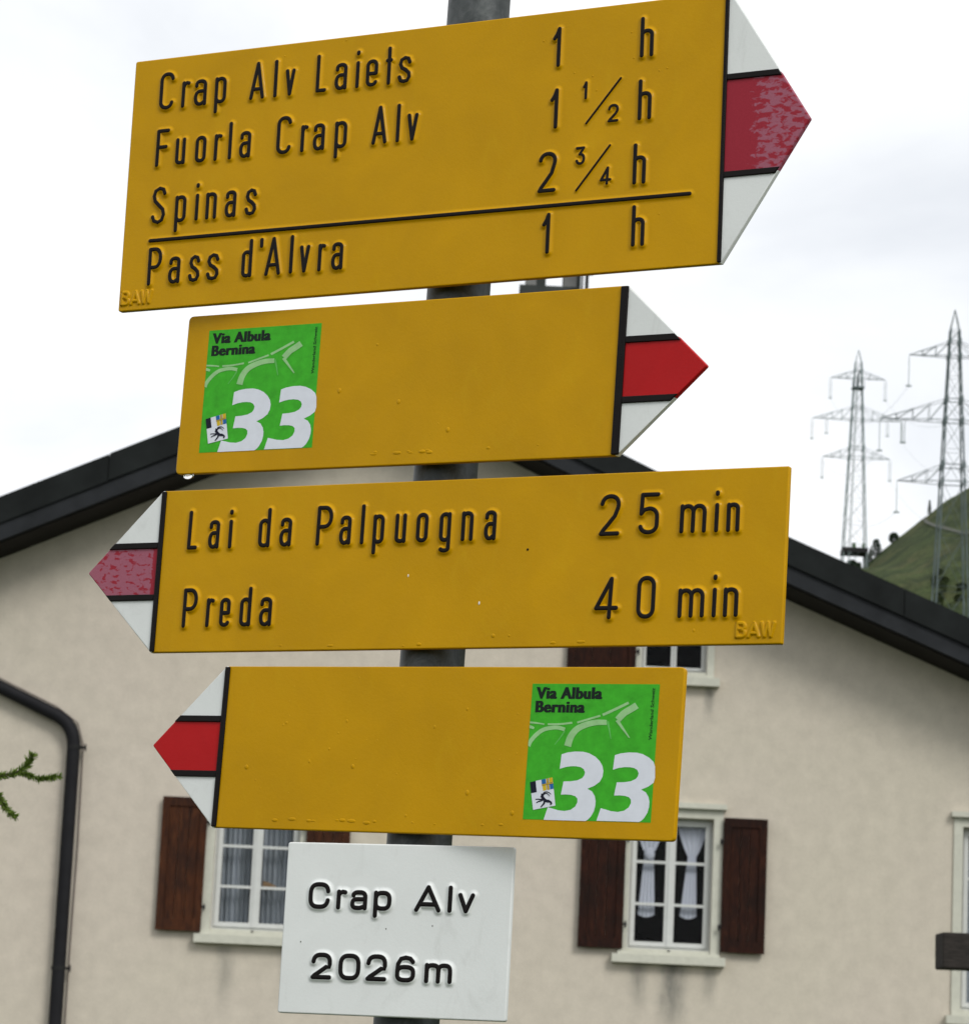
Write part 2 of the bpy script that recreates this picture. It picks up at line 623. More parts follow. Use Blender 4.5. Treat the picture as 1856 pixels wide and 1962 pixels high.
def glyph(ch, W, cap, xh, desc):
    """list of (points, closed)"""
    r = W / 2
    S = []
    A = lambda p, c=False: S.append((p, c))
    if ch == 'C':
        ry = min(r * 1.05, cap / 2)
        A(arc(r, cap - ry, r, ry, 12, 180, 14) + arc(r, ry, r, ry, 180, 348, 14))
    elif ch in '0O':
        A(stadium(0, W, 0, cap), True)
    elif ch == 'o':
        A(stadium(0, W, 0, xh), True)
    elif ch == 'r':
        A([(0, 0), (0, xh)])
        A([(0, xh * 0.80), (W * 0.25, xh * 0.93), (W * 0.6, xh), (W, xh * 0.97)])
    elif ch == 'n':
        A([(0, 0), (0, xh)])
        A(arc(r, xh - r * 0.9, r, r * 0.9, 180, 0, 14) + [(W, 0)])
    elif ch == 'h':
        A([(0, 0), (0, cap)])
        A(arc(r, xh - r * 0.9, r, r * 0.9, 180, 0, 14) + [(W, 0)])
    elif ch == 'm':
        q = W / 4
        A([(0, 0), (0, xh)])
        A(arc(q, xh - q * 1.1, q, q * 1.1, 180, 0, 10) + [(W / 2, 0)])
        A(arc(3 * q, xh - q * 1.1, q, q * 1.1, 180, 0, 10) + [(W, 0)])
    elif ch == 'u':
        A([(W, xh), (W, 0)])
        A([(0, xh)] + arc(r, r * 0.9, r, r * 0.9, 180, 360, 14))
    elif ch == 'a':
        A([(W * 0.06, xh * 0.80)] + arc(r * 1.02, xh - r * 0.8, r * 0.98, r * 0.8, 150, 0, 10) + [(W, 0)])
        h2 = xh * 0.56
        A([(W, h2), (r, h2)] + arc(r * 0.9, h2 / 2, r * 0.9, h2 / 2, 90, 270, 12) + [(r * 1.2, 0), (W, h2 * 0.22)])
    elif ch == 'e':
        A([(0, xh * 0.48), (W, xh * 0.48)])
        ry = min(r, xh / 2)
        A([(W, xh * 0.48)] + arc(r, xh - ry, r, ry, 0, 180, 12) + arc(r, ry, r, ry, 180, 335, 12))
    elif ch == 's':
        k = xh
        A([(W * 0.97, k * 0.80), (W * 0.82, k * 0.96), (W * 0.5, k), (W * 0.16, k * 0.92), (W * 0.06, k * 0.74), (W * 0.22, k * 0.58), (W * 0.6, k * 0.48),
           (W * 0.92, k * 0.34), (W * 0.97, k * 0.18), (W * 0.78, k * 0.03), (W * 0.45, 0), (W * 0.14, k * 0.04), (0, k * 0.2)])
    elif ch == 'S':
        k = cap
        A([(W * 0.97, k * 0.84), (W * 0.84, k * 0.96), (W * 0.5, k), (W * 0.14, k * 0.93), (W * 0.03, k * 0.78), (W * 0.14, k * 0.63), (W * 0.5, k * 0.50),
           (W * 0.88, k * 0.37), (W * 0.98, k * 0.22), (W * 0.84, k * 0.06), (W * 0.5, 0), (W * 0.14, k * 0.05), (0, k * 0.17)])
    elif ch == 'p':
        A([(0, -desc), (0, xh)])
        A(stadium(0, W, 0, xh), True)
    elif ch == 'd':
        A([(W, 0), (W, cap)])
        A(stadium(0, W, 0, xh), True)
    elif ch == 'g':
        A(stadium(0, W, 0, xh), True)
        A([(W, xh), (W, -desc + r * 0.6)] + arc(r, -desc + r * 0.6, r, r * 0.6, 0, -150, 10))
    elif ch == 'b':
        A([(0, 0), (0, cap)])
        A(stadium(0, W, 0, xh), True)
    elif ch == 't':
        A([(r, 0), (r, cap)])
        A([(0, xh * 0.97), (W, xh * 0.97)])
    elif ch == 'l':
        A([(r, 0), (r, cap)])
    elif ch == 'i':
        A([(r, 0), (r, xh)])
        A([(r, cap * 0.955), (r, cap * 0.99)])
    elif ch == "'":
        A([(r, cap), (r, cap * 0.82)])
    elif ch == 'v':
        A([(0, xh), (r, 0)])
        A([(r, 0), (W, xh)])
    elif ch == 'A':
        A([(0, 0), (r, cap)])
        A([(r, cap), (W, 0)])
        A([(W * 0.13, cap * 0.25), (W * 0.87, cap * 0.25)])
    elif ch == 'W':
        A([(0, cap), (W * .25, 0)]); A([(W * .25, 0), (W * .5, cap)]); A([(W * .5, cap), (W * .75, 0)]); A([(W * .75, 0), (W, cap)])
    elif ch == 'B':
        A([(0, 0), (0, cap)])
        A([(0, cap), (W * .6, cap)] + arc(W * .6, cap * .76, W * .36, cap * .24, 90, -90, 8) + [(0, cap * .52)])
        A([(0, cap * .52), (W * .6, cap * .52)] + arc(W * .6, cap * .26, W * .4, cap * .26, 90, -90, 8) + [(0, 0)])
    elif ch == 'L':
        A([(0, cap), (0, 0)])
        A([(0, 0), (W, 0)])
    elif ch == 'F':
        A([(0, cap), (0, 0)])
        A([(0, cap), (W, cap)])
        A([(0, cap * .52), (W * .86, cap * .52)])
    elif ch == 'P':
        A([(0, cap), (0, 0)])
        ry = cap * 0.265
        A([(0, cap), (W * 0.45, cap)] + arc(W * 0.45, cap - ry, W * 0.55, ry, 90, -90, 14) + [(0, cap - 2 * ry)])
    elif ch == '1':
        A([(W, 0), (W, cap)])
        A([(W, cap), (W * 0.6, cap * 0.86), (0, cap * 0.74)])
    elif ch == '2':
        A(arc(r, cap - r, r, r, 172, 0, 12) + [(W * 0.97, cap - r * 1.35), (W * 0.8, cap * 0.47), (W * 0.4, cap * 0.24), (W * .12, cap * 0.09), (0, 0)])
        A([(0, 0), (W, 0)])
    elif ch == '3':
        A([(0, cap), (W * .95, cap)])
        A([(W * .95, cap), (W * .4, cap * .6)])
        A([(W * .4, cap * .6)] + arc(W * .5, cap * .3, W * .5, cap * .3, 85, -160, 14))
    elif ch == '4':
        A([(W * 0.72, cap), (0, cap * 0.24)])
        A([(0, cap * 0.24), (W, cap * 0.24)])
        A([(W * 0.72, cap), (W * 0.66, 0)])
    elif ch == '5':
        A([(W, cap), (W * 0.08, cap)])
        A([(W * 0.08, cap), (W * 0.04, cap * 0.52)])
        A([(W * 0.04, cap * 0.50), (W * .22, cap * .60)] + arc(r, cap * 0.63 - r * .95, r, r * .95, 90, 0, 8) + arc(r, r * 0.9, r, r * 0.9, 0, -165, 14))
    elif ch == '6':
        A([(W * .95, cap * .82), (W * .78, cap * .96), (W * .5, cap), (W * .2, cap * .94), (W * .03, cap * .72), (0, cap * .4)] + arc(r, cap * .3, r, cap * .3, 180, 360, 14) +
          arc(r, cap * .3, r, cap * .28, 0, 165, 12))
    return S


def rise(hw, h, steep=1.0):
    return [(0, h), (hw * 0.45, h * 0.985), (hw * 0.75, h * 0.90), (hw * 0.93, h * 0.70), (hw, h * 0.38), (hw, -0.0002)]


def skirt(hw, h, wid):
    return [(0, h), (hw * 0.8, h * 0.99), (hw * 1.08, h * 0.84), (hw * 1.05 + wid * 0.25, h * 0.42), (hw * 1.05 + wid * 0.5, h * 0.17), (hw * 1.05 + wid * 0.78, h * 0.04), (hw * 1.05 + wid, -0.00005)]


MM = 0.001


def write_line(parent, skirts, glyphs, base, cap, xh, desc, hw, h=2.1, black=m_black, wob=0.10):
    """glyphs: (char, left ink, right ink) in mm along the board; base..: ink metrics in mm"""
    for ch, x0, x1 in glyphs:
        if ch in 'li1':
            pass
        W = max(x1 - x0 - 2 * hw, 0.05)
        jx, jy = random.uniform(-wob, wob), random.uniform(-wob, wob)
        tilt = random.uniform(-0.006, 0.006)
        strokes = glyph(ch, W, cap - 2 * hw, xh - 2 * hw, desc)
        mb = MB()
        for k, (pts, closed) in enumerate(strokes):
            q = [((x0 + hw + x + jx + tilt * y) * MM, (base + hw + y + jy) * MM) for x, y in pts]
            if len(q) == 2:
                q = [q[0], ((q[0][0] + q[1][0]) / 2, (q[0][1] + q[1][1]) / 2), q[1]]
            sweep(mb, q, [(d * MM, hh * MM) for d, hh in rise(hw * 0.97, h + 0.03 * k)], closed)
            sweep(skirts, q, [(d * MM, hh * MM) for d, hh in skirt(hw + 0.015 * k, h * 0.80 + 0.03 * k, 2.5)], closed)
        nm = 'digit' if ch.isdigit() else ('apostrophe' if ch == "'" else 'letter')
        o = mb.build(nm, black, parent, sharp=50)
        fix_normals(o)


def sign_matrix(loc, yaw, tilt):
    y, t = radians(yaw), radians(tilt)
    e_ = Vector((cos(y), sin(y), 0))
    k_ = Vector((0, 0, 1))
    eu = e_ * cos(t) + k_ * sin(t)
    ev = -e_ * sin(t) + k_ * cos(t)
    n_ = Vector((sin(y), -cos(y), 0))
    mt = Matrix((eu, ev, n_)).transposed().to_4x4()
    mt.translation = Vector(loc)
    return mt


THK = 0.0042


def arrow_board(root, xr, xfar, tip, hh, line_w, bar_w, split, far_r, red_mat, skirts, red_label):
    """board with a painted arrow head. xr: where the head begins, xfar: blunt end, tip: point; all mm. split = height of the dividing bars."""
    s = 1 if tip > xr else -1
    body = [(xfar, -hh), (xr, -hh), (xr, hh), (xfar, hh)]
    rad = [far_r, 0, 0, far_r]
    if s < 0:
        body = body[::-1]
        body = [(xr, -hh), (xfar, -hh), (xfar, hh), (xr, hh)]
        rad = [0, far_r, far_r, 0]
    poly = [(x * MM, y * MM) for x, y in fillet(body, rad)]
    mb = MB()
    slab(mb, poly, 0, -THK, 0.0009)
    mb.add(skirts.v, skirts.f)
    # raised ribs along the divisions belong to the pressed sheet
    o = mb.build('board', m_yellow, root, sharp=38)
    fix_normals(o)

    def edge(y):
        return xr + s * 1.5 + (tip - xr - s * 1.5) * (hh - abs(y)) / hh

    b = split
    up_ = [(xr, b), (edge(b), b), (xr + s * 1.5, hh), (xr, hh)]
    mid = [(xr, -b), (edge(-b), -b), (tip, 0), (edge(b), b), (xr, b)]
    lo = [(xr, -hh), (xr + s * 1.5, -hh), (edge(-b), -b), (xr, -b)]
    for nm, pl, mt, lb, rr in (('arrow_field', up_, m_white, 'upper white field of the arrow head', 0), ('arrow_field', mid, red_mat, red_label, [0, 0, 1.6, 0, 0]),
                               ('arrow_field', lo, m_white, 'lower white field of the arrow head', 0)):
        if s < 0:
            pl = pl[::-1]
            if rr:
                rr = rr[::-1]
        pl = fillet(pl, rr) if rr else pl
        q = [(x * MM, y * MM) for x, y in pl]
        mb = MB()
        slab(mb, q, 0, -THK, 0.0008)
        o = mb.build(nm, mt, root, sharp=38)
        fix_normals(o)
        o['label'] = lb
    # black ribs
    h = 1.5
    mb = MB()
    hw = line_w / 2
    y1 = hh - 0.6
    ln = [(xr - hw, -y1), (xr + hw, -y1), (xr + hw, y1), (xr - hw, y1)]
    slab(mb, [(x * MM, y * MM) for x, y in fillet(ln, 0.7, 3)], h * MM, -0.0001, 0.0007)
    fix_normals(mb.build('divider_rib', m_black, root, sharp=38))
    for sg in (1, -1):
        mb = MB()
        ya, yb = sg * b - bar_w / 2, sg * b + bar_w / 2
        xa = xr + s * (hw + 0.02)
        pl = [(xa, ya), (edge(ya) - s * 0.5, ya), (edge(yb) - s * 0.5, yb), (xa, yb)]
        if s < 0:
            pl = pl[::-1]
        slab(mb, [(x * MM, y * MM) for x, y in pl], (h - 0.1) * MM, -0.0001, 0.0007)
        fix_normals(mb.build('divider_rib', m_black, root, sharp=38))


def clamp(root, pole_off=0.036):
    """bracket on the back of the board, round the post"""
    mb = MB()
    R = 0.0242
    for yy in (-0.03, 0.03):
        mb.box(-0.045, 0.045, yy - 0.009, yy + 0.009, -THK - 0.0035, -THK)
        mb.box(-0.034, -0.0255, yy - 0.008, yy + 0.008, -pole_off - 0.028, -THK - 0.0035)
        mb.box(0.0255, 0.034, yy - 0.008, yy + 0.008, -pole_off - 0.028, -THK - 0.0035)
        mb.box(-0.034, 0.034, yy - 0.008, yy + 0.008, -pole_off - 0.032, -pole_off - 0.028)
    mb.build('mounting_clamp', m_clamp, root)


# ------------------------------------------------------------------ route sticker
def flat(name, poly, mat, parent, z):
    me = bpy.data.meshes.new(name)
    bm = bmesh.new()
    vs = [bm.verts.new((x, y, z)) for x, y in poly]
    fa = bm.faces.new(vs)
    bmesh.ops.triangulate(bm, faces=[fa])
    for f_ in bm.faces:
        if f_.normal.z < 0:
            f_.normal_flip()
    bm.to_mesh(me)
    bm.free()
    me.materials.append(mat)
    o = bpy.data.objects.new(name, me)
    COL.objects.link(o)
    o.parent = parent
    return o


def text_mesh(name, body, mat, parent, size, x, y, z, bold=0.0, rot=0.0, sx=1.0, shear=0.0, space=1.0, fit=None, thick=0.0):
    cu = bpy.data.curves.new(name, 'FONT')
    cu.body = body
    cu.size = size
    cu.offset = bold
    cu.shear = shear
    cu.space_character = space
    cu.resolution_u = 6
    t = bpy.data.objects.new(name, cu)
    me = bpy.data.meshes.new_from_object(t)
    bpy.data.objects.remove(t)
    if thick:
        bm = bmesh.new()
        for q in range(3):
            n0 = len(bm.verts)
            bm.from_mesh(me)
            bm.verts.ensure_lookup_table()
            for v_ in bm.verts[n0:]:
                v_.co.x += thick * q / 2
                v_.co.z += 0.000012 * q
        bm.to_mesh(me)
        bm.free()
    o = bpy.data.objects.new(name, me)
    me.name = name
    me.materials.clear()
    me.materials.append(mat)
    mt = Matrix.Translation((x, y, z)) @ Matrix.Rotation(rot, 4, 'Z') @ Matrix.Diagonal((sx, 1, 1, 1))
    if fit:
        xs_, ys_ = [v.co.x for v in me.vertices], [v.co.y for v in me.vertices]
        me.transform(Matrix.Translation((-min(xs_), 0, 0)))
        me.transform(Matrix.Diagonal((fit[0] / (max(xs_) - min(xs_)), fit[1] / max(ys_), 1, 1)))
    me.transform(mt)
    COL.objects.link(o)
    o.parent = parent
    return o


def strip(pts, w0, w1=None):
    P = [Vector(p) for p in pts]
    n = len(P)
    w1 = w0 if w1 is None else w1
    a_, b_ = [], []
    for i in range(n):
        t = (P[min(i + 1, n - 1)] - P[max(i - 1, 0)]).normalized()
        k = Vector((-t.y, t.x)) * (w0 + (w1 - w0) * i / (n - 1)) / 2
        a_.append(tuple(P[i] + k))
        b_.append(tuple(P[i] - k))
    return a_ + b_[::-1]


def smooth_pts(pts, n=6):
    P = [Vector(p) for p in pts]
    res = []
    for i in range(len(P) - 1):
        p0, p1, p2, p3 = P[max(i - 1, 0)], P[i], P[i + 1], P[min(i + 2, len(P) - 1)]
        for k in range(n):
            t = k / n
            q = 0.5 * ((2 * p1) + (p2 - p0) * t + (2 * p0 - 5 * p1 + 4 * p2 - p3) * t * t + (3 * p1 - p0 - 3 * p2 + p3) * t ** 3)
            res.append((q.x, q.y))
    res.append(tuple(P[-1]))
    return res


# design drawn on a 1760 x 1780 grid with the lean of the print taken out
def sx_(x, y):
    lean = (75 - y) * 0.0705
    return x - 140 - lean


DW, DH = 1645.0, 1790.0
def corner_map(x, y):
    # reference trace of the lower sticker: quad (140,70) (1785,75) (1670,1870) (10,1830)
    v = (y - 72) / (1850 - 72)
    for _ in range(3):
        xl = 140 - 130 * v
        xr_ = 1785 - 115 * v
        u = (x - xl) / (xr_ - xl)
        yt = 70 + 5 * u
        yb = 1830 + 40 * u
        v = (y - yt) / (yb - yt)
    return u, v


THREE = [(522, 990), (600, 966), (700, 954), (800, 956), (880, 976), (960, 1020), (1018, 1078), (1052, 1140), (1064, 1205), (1053, 1280), (1018, 1345), (950, 1396), (858, 1436),
         (918, 1470), (953, 1530), (965, 1595), (960, 1660), (940, 1730), (900, 1798), (862, 1836), (832, 1852), (285, 1838), (340, 1676), (400, 1692), (475, 1714), (560, 1724), (640, 1708), (700, 1666), (728, 1610),
         (727, 1562), (700, 1532), (650, 1516), (580, 1510), (512, 1512), (547, 1342), (640, 1340), (725, 1328), (790, 1298), (818, 1262), (827, 1222), (810, 1182), (770, 1156), (710, 1145), (640, 1145), (570, 1156), (497, 1178)]


def sticker(root, x0, y0, x1, y1, label):
    """x0,y0 lower left corner, x1,y1 upper right, in mm on the board"""
    w_, h_ = (x1 - x0) * MM, (y1 - y0) * MM

    def T(p):
        u, v = corner_map(*p)
        return (x0 * MM + u * w_, y1 * MM - v * h_)
    st = MB()
    slab(st, [(x0 * MM, y0 * MM), (x1 * MM, y0 * MM), (x1 * MM, y1 * MM), (x0 * MM, y1 * MM)], 0.00018, 0.00001, 0)
    st = fix_normals(st.build('route_sticker', m_green, root))
    st['label'] = label
    z = 0.00030
    flat('numeral', [T(p) for p in THREE], m_ink_w, st, z)
    flat('numeral', [T((min(x + 690, 1726), y + 10)) for x, y in THREE], m_ink_w, st, z)
    # viaduct drawing
    mb = MB()
    zz = z
    for pts, wa, wb, mt in (([(98, 575), (200, 585), (295, 600)], 26, 18, 1), ([(340, 600), (500, 598), (660, 580)], 24, 26, 1), ([(725, 578), (850, 540), (1025, 488)], 26, 26, 1),
                            ([(1055, 478), (1220, 402), (1390, 318)], 34, 34, 1), ([(84, 890), (108, 830), (180, 745), (280, 672), (400, 645), (480, 645), (565, 668)], 55, 50, 1),
                            ([(560, 690), (500, 780), (430, 865)], 20, 8, 0), ([(600, 885), (640, 765), (720, 665), (850, 602), (980, 575), (1108, 575)], 92, 66, 1),
                            ([(1118, 560), (1140, 660), (1162, 790)], 34, 10, 0), ([(1494, 352), (1420, 400), (1330, 455), (1248, 540)], 88, 84, 1), ([(1240, 545), (1320, 660), (1400, 775)], 46, 14, 1),
                            ([(94, 632), (130, 640), (160, 655)], 44, 30, 1)):
        q = [(max(a_, x0 * MM + 0.0001), b_) for a_, b_ in (T(p) for p in strip(smooth_pts(pts, 5), wa, wb))]
        zz += 0.00001
        flat('viaduct_stroke', q, m_pale if mt else m_pale2, st, zz)
    # coat of arms
    em = flat('emblem', [T(p) for p in ((108, 1352), (405, 1290), (443, 1655), (148, 1710))], m_ink_w, st, z + 0.0002)
    z2 = z + 0.00032

    def E(u, v):
        tl, tr, br, bl = Vector((108, 1352)), Vector((405, 1290)), Vector((443, 1655)), Vector((148, 1710))
        a_ = tl.lerp(tr, u)
        b_ = bl.lerp(br, u)
        return T(a_.lerp(b_, v))

    def er(u0, u1, v0, v1, mt, zq):
        return ([E(u0, v0), E(u1, v0), E(u1, v1), E(u0, v1)], mt, zq)
    mats = [m_ink_n, m_ink_b, m_ink_y, m_ink_o]
    V, F, MI = [], [], []

    def addp(poly, mi, zq):
        k = len(V)
        V.extend([(x, y, zq) for x, y in poly])
        F.append(tuple(range(k, k + len(poly)))[::-1])
        MI.append(mi)
    rects = [(0, .25, 0, .40, 0, 0), (.51, .69, 0, .16, 1, 0), (.84, 1, .22, .40, 1, 0), (.84, 1, 0, .16, 2, 0), (.53, .69, .22, .40, 2, 0), (.72, .745, 0, .40, 3, .00004), (.79, .815, 0, .40, 3, .00004),
             (.51, 1, .165, .18, 3, .00008), (.51, 1, .205, .22, 3, .00008), (.74, .79, 0, .40, 2, .00002), (.51, 1, .18, .205, 2, .00006)]
    for u0, u1, v0, v1, mi, dz in rects:
        addp([E(u0, v0), E(u1, v0), E(u1, v1), E(u0, v1)], mi, z2 + dz)
    # the rearing black beast: body, legs, horns as ink strokes
    strokes = [([(.50, .50), (.47, .60), (.52, .68), (.60, .76), (.70, .80), (.76, .78)], .085, .06), ([(.48, .66), (.40, .69), (.28, .66), (.16, .65)], .035, .02),
               ([(.50, .72), (.38, .74), (.26, .75), (.18, .78)], .035, .02), ([(.56, .74), (.52, .84), (.44, .90), (.36, .96)], .06, .025), ([(.70, .79), (.80, .84), (.84, .90), (.78, .93)], .06, .03),
               ([(.52, .50), (.62, .46), (.76, .49), (.86, .58)], .03, .015), ([(.54, .53), (.64, .51), (.74, .56), (.80, .64)], .028, .012), ([(.46, .58), (.40, .60)], .03, .03)]
    for k, (pts, wa, wb) in enumerate(strokes):
        q = [E(u, v) for u, v in strip(smooth_pts(pts, 4), wa * 1.5, wb * 1.6)]
        n = len(q) // 2
        for i in range(n - 1):
            addp([q[i], q[i + 1], q[2 * n - 2 - i], q[2 * n - 1 - i]], 0, z2 + .00002 * (k + 1))
    me = bpy.data.meshes.new('emblem_print')
    me.from_pydata(V, [], F)
    for mt in mats:
        me.materials.append(mt)
    me.polygons.foreach_set('material_index', MI)
    o = bpy.data.objects.new('emblem_print', me)
    COL.objects.link(o)
    o.parent = st
    fix_normals(o)
    # lettering
    k = h_ / 1778
    p = T((182, 262))
    text_mesh('lettering', 'Via Albula', m_ink_k, st, 1.0, p[0], p[1], z, 0.020, 0, 1, 0.0, 1.10, (868 * w_ / 1650, 150 * k), 0.10)
    p = T((172, 440))
    text_mesh('lettering', 'Bernina', m_ink_k, st, 1.0, p[0], p[1], z, 0.020, 0, 1, 0.0, 1.10, (652 * w_ / 1650, 148 * k), 0.10)
    p = T((1682, 800))
    text_mesh('lettering', 'Wanderland Schweiz', m_ink_k, st, 1.0, p[0], p[1], z, 0.012, radians(90), 1, 0.1, 1.0, (672 * k, 46 * k))
    return st


def bead(mb, x, y, a_, b_, h, n=10, rings=4):
    v = [(x, y, h)]
    for j in range(1, rings + 1):
        t = pi / 2 * j / rings
        for k in range(n):
            q = 2 * pi * k / n
            v.append((x + a_ * sin(t) * cos(q), y + b_ * sin(t) * sin(q), h * cos(t) - (0.00004 if j == rings else 0)))
    f = [(0, 1 + k, 1 + (k + 1) % n) for k in range(n)]
    for j in range(rings - 1):
        for k in range(n):
            a0 = 1 + j * n + k
            a1 = 1 + j * n + (k + 1) % n
            f.append((a0, a0 + n, a1 + n, a1))
    k0 = 1 + (rings - 1) * n
    f.append(tuple(k0 + k for k in range(n))[::-1])
    mb.add(v, f)


def blisters(root, x0, x1, y0, y1, count, edge_n, seed):
    rnd = random.Random(seed)
    mb = MB()
    for i in range(count):
        r = rnd.choice((0.5, 0.6, 0.7, 1.0, 1.5)) * MM
        bead(mb, rnd.uniform(x0, x1) * MM, rnd.uniform(y0, y1) * MM, r, r * rnd.uniform(0.9, 1.4), r * 0.30)
    for i in range(edge_n):
        r = rnd.uniform(0.8, 1.8) * MM
        bead(mb, rnd.uniform(x0, x1) * MM, (y0 - 4 + rnd.uniform(1.4, 3.2)) * MM, r * rnd.uniform(1, 2.4), r * 0.75, r * 0.24)
    o = mb.build('paint_blisters', m_yellow, root, smooth=True)
    fix_normals(o)
    o['kind'] = 'stuff'
    return o


# ================================================================== LARGE STRUCTURE
# ------------------------------------------------------------------ terrain
RID = [(-1500, 60), (-400, 25), (-200, 12), (-60, 22), (0, 48), (30, 68), (45, 83), (52, 91.5), (56.4, 97.0), (57.6, 98.2), (59, 99.1), (60.85, 99.45), (62.3, 100.3), (64.4, 102.3), (66.05, 103.85), (69, 106.4), (71.75, 108.8),
       (73.2, 109.9), (74.45, 111.1), (75.7, 112.1), (77.85, 113.4), (79.2, 114.3), (95, 124), (130, 146), (200, 180), (400, 240), (900, 300), (1500, 280)]


def ridge(x):
    for i in range(len(RID) - 1):
        if RID[i][0] <= x <= RID[i + 1][0]:
            t = (x - RID[i][0]) / (RID[i + 1][0] - RID[i][0])
            return RID[i][1] * (1 - t) + RID[i + 1][1] * t
    return RID[0][1] if x < RID[0][0] else RID[-1][1]


def ground_z(x, y):
    if y < 150:
        return 0.0
    r = ridge(x)
    if y <= 520:
        t = (y - 150) / 370
        s = t * t * (3 - 2 * t) * 0.45 + t * 0.55
        bumps = noise.noise(Vector((x * 0.03, y * 0.03, 0))) * 5 * min(1, (520 - y) / 90) * min(1, t * 4)
        return r * s + bumps
    return r * max(0.15, 1 - (y - 520) / 1500)


def axis(stops):
    res = []
    for a_, b_, st in stops:
        n = int(round((b_ - a_) / st))
        res += [a_ + (b_ - a_) * i / n for i in range(n)]
    return res + [stops[-1][1]]


xs = axis([(-4000, -800, 400), (-800, -80, 60), (-80, 40, 8), (40, 110, 1.2), (110, 260, 10), (260, 1000, 60), (1000, 4000, 400)])
ys = axis([(-4000, -400, 400), (-400, 150, 50), (150, 380, 8), (380, 540, 2.5), (540, 900, 40), (900, 5000, 400)])
V = [(x, y, ground_z(x, y) + (noise.noise(Vector((x * .9, y * .9, 3))) * 0.22 if y > 380 and 40 < x < 110 else 0)) for y in ys for x in xs]
nx = len(xs)
F = [(j * nx + i, j * nx + i + 1, (j + 1) * nx + i + 1, (j + 1) * nx + i) for j in range(len(ys) - 1) for i in range(nx - 1)]
struct(link('ground', V, F, m_grass, smooth=True))

# footpath crossing the hill just under its crest
PATH = [(71.5, 517.0), (70.35, 505.5), (69.8, 492.5), (69.7, 485.0), (69.75, 478.0), (70.2, 465.5), (71.0, 458.0), (75, 452)]
mb = MB()
pv = []
for i, (x, y) in enumerate(PATH):
    for dz, dy in ((0.0, 0.22), (0.0, -0.22)):
        pv.append((x + dy, y, ground_z(x + dy, y) + 0.22))
mb.add(pv, [(2 * i, 2 * i + 1, 2 * i + 3, 2 * i + 2) for i in range(len(PATH) - 1)])
struct(mb.build('footpath', m_path))


# ------------------------------------------------------------------ farmhouse
HY = 32.0
house = thing('house', 'cream plastered house with a dark gable roof standing behind the signpost', 'house', (-0.93, HY, 0))
HX = -0.93


def roof_top(x):
    d = abs(x + 0.93)
    return 9.57 - 0.457 * d if d < 3.9 else 9.57 - 0.457 * 3.9 - 0.405 * (d - 3.9)


def soffit(x):
    return roof_top(x) - 0.45


OPEN = [(-2.50, -1.66, 3.73, 5.06), (1.59, 2.41, 3.73, 5.06), (1.63, 2.29, 6.49, 7.30), (4.87, 5.70, 3.28, 5.10)]
WX0, WX1 = -8.2, 6.34


def clip(poly, f_):
    """keep the side where f_(p) >= 0"""
    res = []
    for i in range(len(poly)):
        p, q = poly[i], poly[(i + 1) % len(poly)]
        fp, fq = f_(p), f_(q)
        if fp >= 0:
            res.append(p)
        if fp * fq < 0:
            t = fp / (fp - fq)
            res.append((p[0] + (q[0] - p[0]) * t, p[1] + (q[1] - p[1]) * t))
    return res


gx_ = sorted(set([WX0, WX1, -0.93, -4.83, 2.97] + [o[0] for o in OPEN] + [o[1] for o in OPEN]))
gz_ = sorted(set([0, 10] + [o[2] for o in OPEN] + [o[3] for o in OPEN]))
mb = MB()
for i in range(len(gx_) - 1):
    for j in range(len(gz_) - 1):
        cx_, cz_ = (gx_[i] + gx_[i + 1]) / 2, (gz_[j] + gz_[j + 1]) / 2
        if any(o[0] < cx_ < o[1] and o[2] < cz_ < o[3] for o in OPEN):
            continue
        P = [(gx_[i], gz_[j]), (gx_[i + 1], gz_[j]), (gx_[i + 1], gz_[j + 1]), (gx_[i], gz_[j + 1])]
        xa, xb = gx_[i], gx_[i + 1]
        za, zb = soffit(xa) + 0.02, soffit(xb) + 0.02
        P = clip(P, lambda p: za + (zb - za) * (p[0] - xa) / (xb - xa) - p[1])
        if len(P) >= 3:
            mb.add([(x, 0, z) for x, z in P], [tuple(range(len(P)))])
# reveals
for x0, x1, z0, z1 in OPEN:
    d = 0.30
    mb.add([(x0, 0, z0), (x1, 0, z0), (x1, 0, z1), (x0, 0, z1), (x0, d, z0), (x1, d, z0), (x1, d, z1), (x0, d, z1)], [(0, 4, 5, 1), (1, 5, 6, 2), (2, 6, 7, 3), (3, 7, 4, 0)])
# other three sides
ez = soffit(WX0)
ez2 = soffit(WX1)
DEP = 11.0
mb.add([(WX0, 0, 0), (WX0, DEP, 0), (WX0, DEP, ez), (WX0, 0, ez)], [(0, 1, 2, 3)])
mb.add([(WX1, 0, 0), (WX1, DEP, 0), (WX1, DEP, ez2), (WX1, 0, ez2)], [(3, 2, 1, 0)])
mb.add([(WX0, DEP, 0), (WX1, DEP, 0), (WX1, DEP, ez2), (HX, DEP, soffit(HX)), (WX0, DEP, ez)], [(0, 1, 2, 3, 4)])
mb.v = [(x - HX, y, z) for x, y, z in mb.v]
wall = mb.build('wall', m_plaster, house)
# the plaster material reads object coordinates measured from the middle of the facade
for n_ in m_plaster.node_tree.nodes:
    if n_.type == 'SEPXYZ':
        mpn = m_plaster.node_tree.nodes.new('ShaderNodeMapping')
        mpn.inputs['Location'].default_value = (HX, 0, 0)
        src = n_.inputs[0].links[0].from_socket
        m_plaster.node_tree.links.new(src, mpn.inputs['Vector'])
        m_plaster.node_tree.links.new(mpn.outputs['Vector'], n_.inputs[0])

